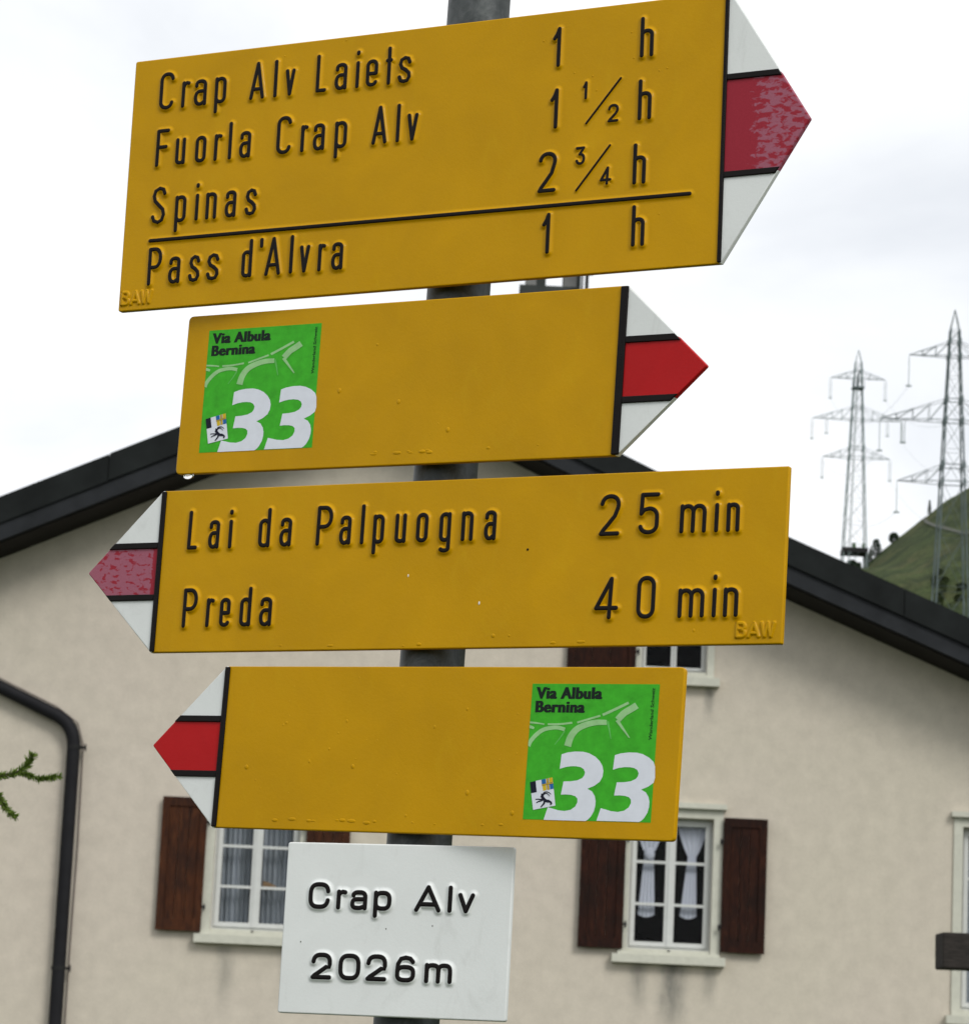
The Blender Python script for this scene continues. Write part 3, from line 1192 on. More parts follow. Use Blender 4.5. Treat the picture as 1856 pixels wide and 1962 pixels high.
# dark rooms behind the openings
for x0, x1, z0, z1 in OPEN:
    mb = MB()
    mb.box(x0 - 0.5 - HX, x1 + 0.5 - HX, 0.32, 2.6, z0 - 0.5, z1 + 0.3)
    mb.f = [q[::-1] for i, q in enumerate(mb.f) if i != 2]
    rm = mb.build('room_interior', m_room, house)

# roof: slabs, verge boards, soffit
RX = [-10.4, -4.83, -0.93, 2.97, 8.54]
for side, seg in (('l', RX[:3]), ('r', RX[2:])):
    def strip_prism(xs__, top_off, bot_off, y0, y1):
        mb_ = MB()
        mb_.prism([(x - HX, z) for x, z in ([(x, roof_top(x) - bot_off) for x in xs__] + [(x, roof_top(x) - top_off) for x in xs__][::-1])], y0, y1)
        return mb_
    fix_normals(strip_prism(seg, 0.0, 0.22, -0.66, DEP + 0.6).build('roof_slope', m_roof, house))
    # boards nailed on in lengths, butted with a narrow gap
    kink = -4.83 if side == 'l' else 2.97
    cuts = {'l': [-10.4, -7.3, -4.83, -3.72, -0.932], 'r': [-0.928, 0.7, 2.97, 4.15, 6.4, 8.54]}[side]
    for ci in range(len(cuts) - 1):
        xa, xb = cuts[ci] + 0.004, cuts[ci + 1] - 0.004
        jog = random.uniform(-0.004, 0.004)
        fix_normals(strip_prism([xa, xb], -0.02 + jog, 0.255 + jog, -0.72 + jog, -0.662).build('verge_board', m_verge_hi, house))
    cuts = {'l': [-10.4, -6.4, -4.83, -2.3, -0.932], 'r': [-0.928, 1.9, 2.97, 5.3, 8.54]}[side]
    for ci in range(len(cuts) - 1):
        xa, xb = cuts[ci] + 0.003, cuts[ci + 1] - 0.003
        o = fix_normals(strip_prism([xa, xb], 0.257, 0.43, -0.69 + random.uniform(-0.004, 0.004), -0.645).build('verge_board', m_verge_lo, house))
        o['label'] = 'lower greyer verge board'
    fix_normals(strip_prism(seg, 0.40, 0.45, -0.642, -0.003).build('soffit_board', m_soffit, house))

# chimney, its shaft mostly hidden behind the signs
CY = 2.7                                    # front of the cap plates, behind the facade
cxm = 0.63 - HX
fix_normals(MB().box(cxm - 0.27, cxm + 0.27, CY + 0.1, CY + 0.64, 8.5, 10.98).build('chimney', m_chim, house))
chim = house.children[-1]
fix_normals(MB().box(0.27 - HX, 0.975 - HX, CY, CY + 0.72, 10.98, 11.185).build('chimney_slab', m_chim_d, chim))
for xa, xb, xc in ((0.335, 0.455, 0.56), (0.755, 0.90, 0.975)):
    fix_normals(MB().box(xa - HX, xb - HX, CY + 0.02, CY + 0.6, 11.186, 11.53).build('chimney_pier', m_chim, chim))
    fix_normals(MB().box(xb + 0.002 - HX, xc - HX, CY + 0.06, CY + 0.56, 11.186, 11.53).build('chimney_pier', m_chim_d, chim))
fix_normals(MB().box(0.18 - HX, 1.10 - HX, CY - 0.05, CY + 0.74, 11.53, 11.61).build('chimney_cover', m_chim_d, chim))
MB().tube([(1.01 - HX, CY - 0.10, 10.0), (1.01 - HX, CY - 0.10, 11.6)], 0.020, 8).build('chimney_rod', m_iron, chim)
MB().tube([(0.945 - HX, CY - 0.12, 9.4), (0.945 - HX, CY - 0.12, 11.5)], 0.011, 8).build('chimney_rod', m_clamp, chim)


# ------------------------------------------------------------------ windows and shutters
def ribbon_curtain(x_of, half_of, z0, z1, y, amp, waves, mat, name, parent, nz=36, nx_=22, scallop=False):
    v, f = [], []
    for j in range(nz + 1):
        z = z0 + (z1 - z0) * j / nz
        hem = 0.03 * max(0, 1 - j / 3) if scallop else 0
        cx_, hf = x_of(z), half_of(z)
        for i in range(nx_ + 1):
            u = -1 + 2 * i / nx_
            v.append((cx_ + hf * u, y + amp * sin(u * waves * pi + 0.6 + z * 2), z + hem * u * u))
    for j in range(nz):
        for i in range(nx_):
            a_ = j * (nx_ + 1) + i
            f.append((a_, a_ + 1, a_ + nx_ + 2, a_ + nx_ + 1))
    return link(name, v, f, mat, parent, smooth=True)


def window(idx, rows, sashes=2, surround=0.09, sill_dx=0.12, crown=True):
    x0, x1, z0, z1 = OPEN[idx]
    X0, X1 = x0 - HX, x1 - HX
    s = surround
    mb = MB()           # plaster surround, slightly proud of the wall
    mb.box(X0 - s, X0, -0.022, 0.0, z0, z1 + s)
    mb.box(X1, X1 + s, -0.022, 0.0, z0, z1 + s)
    mb.box(X0, X1, -0.022, 0.0, z1, z1 + s)
    win = mb.build('window', m_trim, house)
    if crown:
        fix_normals(MB().box(X0 - s - 0.03, X1 + s + 0.03, -0.075, 0.0, z1 + s + 0.002, z1 + s + 0.055).build('lintel_moulding', m_trim, win))
    sl = MB()
    sl.box(X0 - s - 0.055, X1 + s + 0.055, -0.10, 0.0, z0 - 0.115, z0 - 0.032)
    sl.box(X0 - s, X1 + s, -0.055, 0.0, z0 - 0.032, z0 - 0.001)
    sl.box(X0 + .001, X1 - .001, 0.001, 0.10, z0 + 0.001, z0 + 0.03)
    fix_normals(sl.build('sill', m_trim, win))
    fy0, fy1 = 0.10, 0.15
    zb, zt = z0 + 0.03, z1
    fr = MB()           # fixed frame
    t = 0.028
    fr.box(X0, X0 + t, fy0 + .005, fy1 + .02, zb, zt)
    fr.box(X1 - t, X1, fy0 + .005, fy1 + .02, zb, zt)
    fr.box(X0 + t, X1 - t, fy0 + .005, fy1 + .02, zt - t, zt)
    fr.box(X0 + t, X1 - t, fy0 + .005, fy1 + .02, zb, zb + t)
    fix_normals(fr.build('window_frame', m_sash, win))
    a0, a1 = X0 + t, X1 - t
    cxm_ = (a0 + a1) / 2
    gap = 0.003
    bounds = [(a0, cxm_ - gap), (cxm_ + gap, a1)]
    st = 0.045 if idx != 2 else 0.024
    bz0, bz1 = zb + t + .002, zt - t - .002
    for (l, r) in bounds:
        sh = MB()
        sh.box(l, l + st, fy0 - 0.012, fy0 + 0.03, bz0, bz1)
        sh.box(r - st, r, fy0 - 0.012, fy0 + 0.03, bz0, bz1)
        sh.box(l + st, r - st, fy0 - 0.012, fy0 + 0.03, bz0, bz0 + st)
        sh.box(l + st, r - st, fy0 - 0.012, fy0 + 0.03, bz1 - st, bz1)
        fix_normals(sh.build('sash', m_sash, win))
        g0, g1 = bz0 + st, bz1 - st
        bars = rows or []
        for zc in bars:
            fix_normals(MB().box(l + st, r - st, fy0 - 0.006, fy0 + 0.022, zc - 0.013, zc + 0.013).build('glazing_bar', m_sash, win))
        ed = [g0] + [b_ for zc in bars for b_ in (zc - 0.013, zc + 0.013)] + [g1]
        for k in range(0, len(ed), 2):
            MB().box(l + st, r - st, fy0 + 0.006, fy0 + 0.009, ed[k], ed[k + 1]).build('pane', m_glass, win)
    if idx != 2:
        # small astragal covering the meeting of the sashes, catch at the foot
        fix_normals(MB().box(cxm_ - 0.018, cxm_ + 0.018, fy0 - 0.024, fy0 - 0.0125, bz0, bz1).build('meeting_strip', m_sash, win))
        fix_normals(MB().box(cxm_ - 0.012, cxm_ + 0.012, -0.06, -0.045, z0 + 0.003, z0 + 0.02).build('catch', m_iron, win))
    return win, X0, X1, a0, a1


winL, X0, X1, a0, a1 = window(0, [4.185, 4.585])
ribbon_curtain(lambda z: (a0 + a1) / 2, lambda z: (a1 - a0) / 2 - 0.01, 3.78, 5.03, 0.24, 0.022, 15, m_sheer, 'curtain', winL, 12, 160)['label'] = 'grey sheer curtain hanging in folds'
mb = MB()
mb.add([(1.0 + 0.02 - 2.03 - HX + 0.0 - 1.0, .222, 4.2), (1.2 - 2.03 - HX - 1.0, .222, 4.2), (1.05 - 2.03 - HX - 1.0, .222, 4.27)], [(0, 1, 2)])
mb.v = [(-2.02 - HX, .19, 4.20), (-1.87 - HX, .19, 4.20), (-1.90 - HX, .19, 4.225), (-1.97 - HX, .19, 4.255), (-2.02 - HX, .19, 4.262)]
mb.f = [(0, 1, 2, 3, 4)]
mb.build('window_ornament', m_orange, winL)

winR, X0, X1, a0, a1 = window(1, [4.205, 4.62])
for k, (xm, lean, wst) in enumerate(((1.790, 0.015, 0.045), (2.215, 0.03, 0.040))):
    xm -= HX
    tie = 4.72 if k == 0 else 4.70

    def half(z, tie=tie, wst=wst):
        if z >= tie:
            return wst + (0.150 - wst) * min(1, (z - tie) / 0.27) ** 0.8
        return wst + (0.082 - wst) * ((tie - z) / 0.60) ** 0.9
    ribbon_curtain(lambda z, xm=xm, lean=lean: xm - lean * (tie - z) * 1.2 if z < tie else xm, half, 4.08, 5.0, 0.17, 0.005, 4, m_net, 'curtain', winR, scallop=True)['label'] = 'white curtain gathered at its waist'
mb = MB()
kn = []
bm = bmesh.new()
bmesh.ops.create_icosphere(bm, subdivisions=2, radius=0.058)
for v_ in bm.verts:
    v_.co = Vector((v_.co.x * 0.95, v_.co.y * 0.5, v_.co.z * 1.15)) + Vector((1.79 - HX, 0.158, 4.70)) + Vector((noise.noise(v_.co * 40) * 0.012, 0, noise.noise(v_.co * 30) * 0.014))
me = bpy.data.meshes.new('curtain_knot')
bm.to_mesh(me)
bm.free()
me.materials.append(m_net)
me.polygons.foreach_set('use_smooth', [True] * len(me.polygons))
o = bpy.data.objects.new('curtain_knot', me)
COL.objects.link(o)
o.parent = winR

winU, *_ = window(2, [], surround=0.07, crown=False)
winF, X0, X1, a0, a1 = window(3, [4.05, 4.6])
ribbon_curtain(lambda z: (a0 + a1) / 2, lambda z: (a1 - a0) / 2 - 0.01, 3.35, 4.9, 0.24, 0.02, 13, m_sheer, 'curtain', winF, 8, 120)


def shutter(x0, x1, z0, z1, mat, hinge_right, label=None):
    y0, y1 = -0.075, -0.035
    st = 0.075
    a_, b_ = x0 - HX, x1 - HX
    fr = MB()
    fr.box(a_, a_ + st, y0, y1, z0, z1)
    fr.box(b_ - st, b_, y0, y1, z0, z1)
    fr.box(a_ + st, b_ - st, y0, y1, z1 - 0.09, z1)
    fr.box(a_ + st, b_ - st, y0, y1, z0, z0 + 0.11)
    sh = fix_normals(fr.build('shutter', mat, house))
    if label:
        sh['label'] = label
    n = 3
    wq = (b_ - a_ - 2 * st) / n
    for k in range(n):
        q = a_ + st + k * wq
        p = MB().box(q + 0.003, q + wq - 0.003, y0 + 0.012, y1 - 0.008, z0 + 0.11, z1 - 0.09)
        fix_normals(p.build('plank', mat, sh))
    for zc in (z0 + 0.24, z1 - 0.24):
        xx = b_ if hinge_right else a_
        s_ = 1 if hinge_right else -1
        h_ = MB().box(min(xx, xx + s_ * 0.035), max(xx, xx + s_ * 0.035), y0 - 0.004, y0 + 0.01, zc - 0.012, zc + 0.012)
        h_.box(min(xx + s_ * .012, xx + s_ * 0.03), max(xx + s_ * .012, xx + s_ * 0.03), y0 - 0.006, y0 - 0.002, zc - 0.035, zc + 0.03)
        h_.build('hinge', m_iron, sh)
    return sh


shutter(-3.03, -2.585, 3.72, 5.03, m_shutter2, True, 'reddish brown wooden shutter')
shutter(-1.60, -1.17, 3.72, 5.03, m_shutter2, False, 'reddish brown wooden shutter')
shutter(1.105, 1.545, 3.745, 5.06, m_shutter, True)
shutter(2.505, 2.935, 3.755, 5.075, m_shutter, False)
shutter(0.89, 1.575, 6.45, 7.32, m_shutter, True, 'wide dark shutter of the attic window')

# rain pipe down the facade
pp = [(-6.3, -0.09, 6.74), (-4.9, -0.09, 6.115), (-4.15, -0.09, 5.785)]
for k in range(1, 8):
    t = k / 8
    q = Vector((-4.15, 5.785)) * (1 - t) ** 2 + Vector((-3.945, 5.70)) * 2 * t * (1 - t) + Vector((-3.945, 5.45)) * t * t
    pp.append((q.x, -0.09, q.y))
pp += [(-3.945, -0.09, 5.45), (-3.935, -0.09, 2.8), (-3.93, -0.09, 0.1)]
pipe = MB().tube([(x - HX, y, z) for x, y, z in pp], 0.066, 16).build('drainpipe', m_pipe, house, sharp=50)
for zc in (5.47, 3.30):
    br = MB()
    br.tube([(-3.94 - HX, -0.09, zc - 0.018), (-3.94 - HX, -0.09, zc + 0.018)], 0.071, 16)
    br.box(-3.88 - HX, -3.82 - HX, -0.10, -0.085, zc - 0.012, zc + 0.012)
    br.box(-3.835 - HX, -3.822 - HX, -0.105, -0.08, zc - 0.035, zc + 0.035)
    br.box(-3.955 - HX, -3.925 - HX, -0.03, 0.0, zc - 0.012, zc + 0.012)
    fix_normals(br.build('pipe_bracket', m_iron, pipe))
cbl = [(-6.3, 6.84), (-4.9, 6.205), (-4.15, 5.875), (-3.93, 5.72), (-3.86, 5.5), (-3.845, 4.5), (-3.85, 3.4), (-3.84, 0.2)]
MB().tube([(x - HX, -0.02, z) for x, z in cbl], 0.006, 6).build('lightning_wire', m_cable, house, smooth=True)

# ------------------------------------------------------------------ pylons
def pylon(name, label, cx, cy, z_base, half_base, prof, z_peak, arms, r_leg, mat, levels, double=()):
    t = thing(name, label, 'pylon', (cx, cy, z_base), 'high voltage pylons on the slope behind the house')

    def half(z):
        for i in range(len(prof) - 1):
            if prof[i][0] <= z <= prof[i + 1][0]:
                u = (z - prof[i][0]) / (prof[i + 1][0] - prof[i][0])
                return prof[i][1] * (1 - u) + prof[i + 1][1] * u
        return prof[-1][1]
    Z0 = z_base
    z_top = prof[-1][0]
    zs = [p[0] for p in prof]
    cs = [(-1, -1), (1, -1), (1, 1), (-1, 1)]
    for sx, sy in cs:
        mb = MB()
        for i in range(len(prof) - 1):
            h0, h1 = prof[i][1], prof[i + 1][1]
            mb.bar((sx * h0, sy * h0, prof[i][0] - Z0), (sx * h1, sy * h1, prof[i + 1][0] - Z0), r_leg * 0.85)
        mb.bar((sx * prof[-1][1], sy * prof[-1][1], z_top - Z0), (0, 0, z_peak - Z0), r_leg * 0.45)
        mb.build('leg', mat, t)
    lv = levels
    for i in range(len(lv) - 1):
        mb = MB()
        za, zb = lv[i], lv[i + 1]
        ha, hb = half(za), half(zb)
        for k in range(4):
            (ax, ay), (bx, by) = cs[k], cs[(k + 1) % 4]
            mb.bar((ax * ha, ay * ha, za - Z0), (bx * hb, by * hb, zb - Z0), r_leg * 0.2)
            mb.bar((bx * ha, by * ha, za - Z0), (ax * hb, ay * hb, zb - Z0), r_leg * 0.2)
            mb.bar((ax * hb, ay * hb, zb - Z0), (bx * hb, by * hb, zb - Z0), r_leg * 0.2)
        mb.build('cross_bracing', mat, t)
    for ai, (zl, zu, reach, ins) in enumerate(arms):
        for s in (-1, 1):
            mb = MB()
            hl, hu = half(zl), half(zu)
            tipp = (s * reach, 0, zl - Z0)
            for sy in (-1, 1):
                mb.bar((s * hl, sy * hl, zl - Z0), tipp, r_leg * 0.36)
                mb.bar((s * hu, sy * hu, zu - Z0), tipp, r_leg * 0.26)
                nb = 3 if reach > 6 else 2
                prev = None
                for k in range(1, nb + 1):
                    u = k / (nb + 1)
                    lo_ = Vector((s * (hl + (reach - hl) * u), sy * hl * (1 - u), zl - Z0))
                    hi_ = Vector((s * (hu + (reach - hu) * u), sy * hu * (1 - u), (zu + (zl - zu) * u) - Z0))
                    mb.bar(lo_, hi_, r_leg * 0.26)
                    if prev is not None:
                        mb.bar(prev, lo_, r_leg * 0.25)
                    else:
                        mb.bar((s * hu, sy * hu, zu - Z0), lo_, r_leg * 0.25)
                    prev = hi_
            for k in range(1, 6):
                u0_, u1_ = (k - 1) / 6, k / 6
                sg = 1 if k % 2 else -1
                mb.bar((s * (hl + (reach - hl) * u0_), sg * hl * (1 - u0_), zl - Z0), (s * (hl + (reach - hl) * u1_), -sg * hl * (1 - u1_), zl - Z0), r_leg * 0.2)
            arm = mb.build('cross_arm', mat, t)
            spots = [(reach, ins)]
            if ai == 1:
                spots.append((reach * 0.68, ins * 0.72))
            for rr, ln in spots:
                ib = MB()
                offs = (-0.16, 0.16) if (double or rr < reach) else (0,)
                for dx in offs:
                    ib.tube([(s * rr + dx, 0, zl - Z0 - 0.02), (s * rr + dx, 0, zl - Z0 - ln * 0.25), (s * rr + dx * 0.9, 0, zl - Z0 - ln)], [0.02, 0.035, 0.035], 6)
                ib.box(s * rr - 0.28, s * rr + 0.28, -0.1, 0.1, zl - Z0 - ln - 0.12, zl - Z0 - ln)
                ib.build('insulator', m_insul, arm)
        mb = MB()
        for k in range(4):
            (ax, ay), (bx, by) = cs[k], cs[(k + 1) % 4]
            for zz_ in (zl, zu):
                h_ = half(zz_)
                mb.bar((ax * h_, ay * h_, zz_ - Z0), (bx * h_, by * h_, zz_ - Z0), r_leg * 0.5)
                MB().box(ax * h_ - .13, ax * h_ + .13, ay * h_ - .13, ay * h_ + .13, zz_ - Z0 - .3, zz_ - Z0 + .3).build('joint_plate', mat, t)
                mb.build('arm_joint', mat, t)
                mb = MB()
    return t


P1 = pylon('lattice_pylon', 'larger nearer lattice pylon cut off by the right edge of the photo', 45.55, 310, 33.0, 2.4,
           [(33, 2.45), (56.7, 1.58), (75.5, 0.82), (84.6, 0.44)], 86.7,
           [(81.9, 83.4, 4.45, 3.1), (75.35, 77.5, 7.2, 3.2), (69.15, 70.85, 5.4, 3.1)], 0.10, m_pylon,
           [33, 40.5, 47.2, 53.2, 58.6, 63.9, 69.15, 72.4, 75.35, 77.5, 79.8, 81.9, 83.4, 84.6])
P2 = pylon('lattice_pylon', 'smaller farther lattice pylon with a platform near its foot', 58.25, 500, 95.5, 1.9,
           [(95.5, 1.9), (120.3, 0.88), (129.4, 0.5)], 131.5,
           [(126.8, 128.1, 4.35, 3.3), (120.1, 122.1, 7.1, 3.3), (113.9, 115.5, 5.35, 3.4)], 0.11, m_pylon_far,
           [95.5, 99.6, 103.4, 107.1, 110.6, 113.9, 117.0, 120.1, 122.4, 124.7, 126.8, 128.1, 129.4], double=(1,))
# platform, drums, aerial, ladder run on the far pylon
mb = MB().box(-1.95, 2.0, -1.9, 1.9, 2.9, 3.65)
mb.build('platform', m_iron, P2)
for xx, ww in ((-0.15, 0.35), (1.35, 0.25)):
    MB().tube([(xx, -1.0, 3.65), (xx, -1.0, 4.5)], [ww, ww * 0.9], 10).build('platform_box', m_leaf_dark, P2)
mb = MB().box(-0.95, 0.95, -0.9, 0.9, 29.6, 29.85)
mb.bar((-.95, -.9, 29.8), (-.95, -.9, 30.6), .04).bar((.95, -.9, 29.8), (.95, -.9, 30.6), .04).bar((-.95, -.9, 30.6), (.95, -.9, 30.6), .03)
mb.build('aerial_deck', m_pylon, P2)
MB().tube([(-.15, -.6, 29.8), (-.05, -.6, 31.5), (.15, -.6, 32.6)], [.22, .16, .1], 6).build('aerial', m_pylon, P2)
mb = MB()
for dx in (0.0, 0.28):
    mb.bar((-1.15 + dx, -1.95, 1.0), (-0.32 + dx * .7, -0.65, 30), 0.05)
for k in range(60):
    u = k / 60
    mb.bar((-1.15 + .83 * u, -1.95 + 1.3 * u, 1 + 29 * u), (-0.87 + .75 * u, -1.95 + 1.3 * u, 1 + 29 * u), 0.02)
mb.build('ladder', m_pylon_far, P2)

# conductors strung between the two
for k, (r1, z1_, r2, z2_) in enumerate(((4.45, 78.7, 4.35, 123.4), (7.2, 72.1, 7.1, 116.7), (5.4, 66.0, 5.35, 110.4))):
    for s in (-1, 1):
        mb = MB()
        pts = []
        for i in range(21):
            u = i / 20
            pts.append((45.55 + s * r1 + (58.25 + s * r2 - 45.55 - s * r1) * u, 310 + 190 * u, z1_ + (z2_ - z1_) * u - 16 * u * (1 - u)))
        mb.tube(pts, 0.014, 5)
        o = mb.build('power_line', m_wire)
        o['label'] = ('left' if s < 0 else 'right') + ' conductor wire strung between the ' + ('top', 'middle', 'lowest')[k] + ' cross arms of the two pylons'
        o['category'] = 'power line'
        o['group'] = 'power lines between the pylons'


# ------------------------------------------------------------------ trees and shrubs on the hill
def conifer(x, y, h, wd, label, name='conifer', mat=m_leaf_dark, cone=True, n=900, group='conifers and shrubs on the hillside'):
    zb = ground_z(x, y) - 0.1
    t = thing(name, label, 'tree' if cone else 'shrub', (x, y, zb), group)
    MB().tube([(0, 0, 0), (0.02 * h, 0, h * 0.5), (0, 0, h * 0.9)], [h * 0.035, h * 0.02, h * 0.006], 6).build('trunk', m_bark, t)
    rnd = random.Random(int(x * 100))
    mb = MB()
    lob = [(rnd.uniform(0, 2 * pi), rnd.uniform(0.1, 1.0), rnd.uniform(0.6, 1.15)) for _ in range(7)]
    for i in range(n):
        u = rnd.random() ** 0.8
        zc = h * (0.06 + 0.94 * u)
        env = (wd * (1 - u) ** 0.75 if cone else wd * sqrt(max(0, 1 - (2 * u - 0.85) ** 2 / 1.4)))
        an = rnd.uniform(0, 2 * pi)
        for (la, lu, lk) in lob:
            if abs(math.remainder(an - la, 2 * pi)) < 0.6 and abs(u - lu) < 0.16:
                env *= lk
        rr = env * rnd.uniform(0.25, 1.0) ** 0.6 * (0.85 + 0.3 * noise.noise(Vector((an * 2, u * 6, x))))
        c_ = Vector((cos(an) * rr, sin(an) * rr, zc))
        sz = wd * rnd.uniform(0.22, 0.36)
        d1 = Vector((cos(an), sin(an), rnd.uniform(-0.3, 0.5))).normalized() * sz
        d2 = Vector((-sin(an), cos(an), rnd.uniform(-0.5, 0.5))).normalized() * sz * 0.7
        mb.add([c_ - d2, c_ + d2, c_ + d1 + d2 * 0.3, c_ + d1 * 0.8 - d2 * 0.4], [(0, 1, 2, 3)])
    mb.build('crown', mat, t)
    return t


conifer(72.42, 517.5, 2.6, 0.42, 'slim conifer standing alone on the crest, highest of the hill trees')
conifer(63.85, 517, 3.1, 0.80, 'tallest rounded conifer on the crest just right of the far pylon', cone=False)
conifer(62.7, 515, 2.6, 0.55, 'narrow dark conifer squeezed between the far pylon and a taller tree')
conifer(66.7, 517.5, 1.7, 0.85, 'low bushy conifer on the crest between two taller trees', cone=False, name='conifer_shrub')
conifer(58.6, 505, 1.9, 1.1, 'dark bushy shrub at the left foot of the far pylon', cone=False, name='conifer_shrub')
conifer(60.0, 508, 1.3, 0.5, 'small shrub between the legs of the far pylon', cone=False, name='conifer_shrub')
conifer(61.4, 510, 2.4, 0.6, 'dark shrub at the right foot of the far pylon', cone=False, name='conifer_shrub')
for k, (x, y, h, wd) in enumerate(((62.0, 436, 1.5, .75), (62.9, 434, 1.2, .8), (62.3, 431, 1.7, .7), (61.6, 429, 1.2, .8), (61.1, 426, 1.5, .7), (60.5, 424, 1.0, .8), (60.0, 421, 1.5, .75), (59.4, 418.5, 1.1, .8),
                                   (64.4, 428, 1.0, .9), (63.7, 425, .9, .8), (63.2, 440, .8, .6), (58.9, 424, .8, .6))):
    conifer(x, y, h, wd, 'small dark green shrub in the loose cluster on the slope behind the near pylon', cone=False, name='hill_shrub', mat=m_leaf_dark2, n=260, group='shrubs in a cluster on the slope')

# ================================================================== OBJECTS
# ------------------------------------------------------------------ signpost
POLE_X, LEAN = -0.0399, 0.02133
post = thing('signpost', 'round grey galvanised steel post carrying the hiking signs', 'signpost', (POLE_X - LEAN * EYE, 2.3, 0))
R = 0.0232
top = 2.545
mb = MB()
mb.tube([(LEAN * z, 0, z) for z in (0, 0.5, 1.0, 1.5, 1.8, 2.1, 2.4, top - 0.02)], R, 32)
mb.build('pole', m_steel, post, sharp=50)
mb = MB()
ctr = []
cap_prof = [(R * 1.02, top - 0.035), (R * 1.03, top - 0.012), (R * 0.98, top - 0.006), (R * 0.84, top + 0.0), (R * 0.6, top + 0.004), (R * 0.3, top + 0.006), (0.0002, top + 0.0065)]
mb.tube([(LEAN * z, 0, z) for _, z in cap_prof], [r_ for r_, _ in cap_prof], 32)
mb.build('post_cap', m_steel, post, smooth=True)
MB().tube([(0, 0, -0.2), (0, 0, 0.05)], 0.12, 20).build('footing', m_chim, post, sharp=50)

# ------------------------------------------------------------------ top sign
GRP = 'signs bolted to the hiking signpost'
root = thing('hiking_sign', 'largest topmost yellow hiking sign pointing right, listing Crap Alv Laiets to Pass d Alvra', 'sign', group=GRP, matrix=sign_matrix((-0.04019, 2.26759, 2.32216), -25.80, -0.07))
SK = MB()
CAP, XH, DS, HWD = 30.6, 22.0, 7.6, 1.85
rows = [
    (57.2, [('C', -247.7, -234.2), ('r', -228, -220), ('a', -216.8, -205), ('p', -198.7, -187.8), ('A', -168.3, -154.7), ('l', -147.6, -144.8), ('v', -137.8, -128.6), ('L', -111.5, -101.7), ('a', -95.6, -84.5),
            ('i', -78.0, -75.2), ('e', -69.5, -58.8), ('t', -53.4, -46.8), ('s', -43.0, -31.0)]),
    (11.7, [('F', -247.3, -235.2), ('u', -229.9, -220.4), ('o', -212.6, -202.3), ('r', -196.1, -188.6), ('l', -183.7, -180.9), ('a', -174.2, -163.6), ('C', -142.3, -129), ('r', -121.6, -114.6), ('a', -111, -100.4),
            ('p', -92.9, -81.8), ('A', -61.7, -48.4), ('l', -41.8, -39.0), ('v', -32.9, -23.0)]),
    (-34.0, [('S', -247.8, -234.4), ('p', -227, -216.4), ('i', -209.2, -206.4), ('n', -200, -189.7), ('a', -183.3, -172.9), ('s', -166.2, -155.2)]),
    (-82.1, [('P', -247.3, -234.4), ('a', -229.1, -218.1), ('s', -211.5, -200.6), ('s', -195.8, -183.8), ('d', -165.5, -155.8), ("'", -150.7, -147.9), ('A', -145.6, -131.4), ('l', -124.9, -122.1), ('v', -116.5, -107.0),
             ('r', -101, -93.9), ('a', -89.8, -79.4)])]
for b_, gl in rows:
    write_line(root, SK, gl, b_, CAP, XH, DS, HWD)
for b_, gl in ((56.6, [('1', 82.2, 89.4), ('h', 150.8, 162.0)]), (9.8, [('1', 82.3, 89.4), ('h', 151.0, 162.2)]), (-37.6, [('2', 75.2, 90.2), ('h', 148.8, 159.6)]), (-83.3, [('1', 80.2, 87.2), ('h', 149.6, 160.4)])):
    write_line(root, SK, gl, b_, 31.2, XH, DS, HWD)
for b_, gl in ((29.8, [('1', 107.3, 111.4)]), (10.6, [('2', 127.6, 136.6)]), (-19.0, [('3', 103.9, 112.1)]), (-35.6, [('4', 123.6, 133.2)])):
    write_line(root, SK, gl, b_, 14.2, 9, 3, 1.3, 1.6)
for (xa, ya, xb, yb) in ((111.2, 12.2, 136.8, 43.6), (105.6, -37.3, 130.5, -5.9)):
    mb = MB()
    q = [(xa * MM, ya * MM), ((xa + xb) / 2 * MM, (ya + yb) / 2 * MM), (xb * MM, yb * MM)]
    sweep(mb, q, [(d * MM, h * MM) for d, h in rise(0.85, 1.3)])
    sweep(SK, q, [(d * MM, h * MM) for d, h in skirt(0.9, 0.7, 2.0)])
    fix_normals(mb.build('fraction_stroke', m_black, root, sharp=50))
mb = MB()
q = [(-247 * MM, -46.1 * MM), (-100 * MM, -46.5 * MM), (0, -46.8 * MM), (193 * MM, -47.4 * MM)]
sweep(mb, q, [(d * MM, h * MM) for d, h in rise(1.55, 1.6)])
sweep(SK, q, [(d * MM, h * MM) for d, h in skirt(1.6, 1.0, 2.6)])
fix_normals(mb.build('dividing_line', m_black, root, sharp=50))


def maker_mark(root, x0, y0, wd, hh):
    mb = MB()
    cw = wd / 3.1
    for k, ch in enumerate('BAW'):
        W = cw * (0.62, 0.82, 1.0)[k]
        x = x0 + (0, 0.92, 1.95)[k] * cw
        for pts, closed in glyph(ch, W, hh, hh * .7, 0):
            q = [((x + a_) * MM, (y0 + c_) * MM) for a_, c_ in pts]
            if len(q) == 2:
                q = [q[0], ((q[0][0] + q[1][0]) / 2, (q[0][1] + q[1][1]) / 2), q[1]]
            sweep(mb, q, [(d * MM, h * MM) for d, h in skirt(0.85, 1.15, 1.1)], closed)
    fix_normals(mb.build('maker_mark', m_yellow, root, sharp=60))


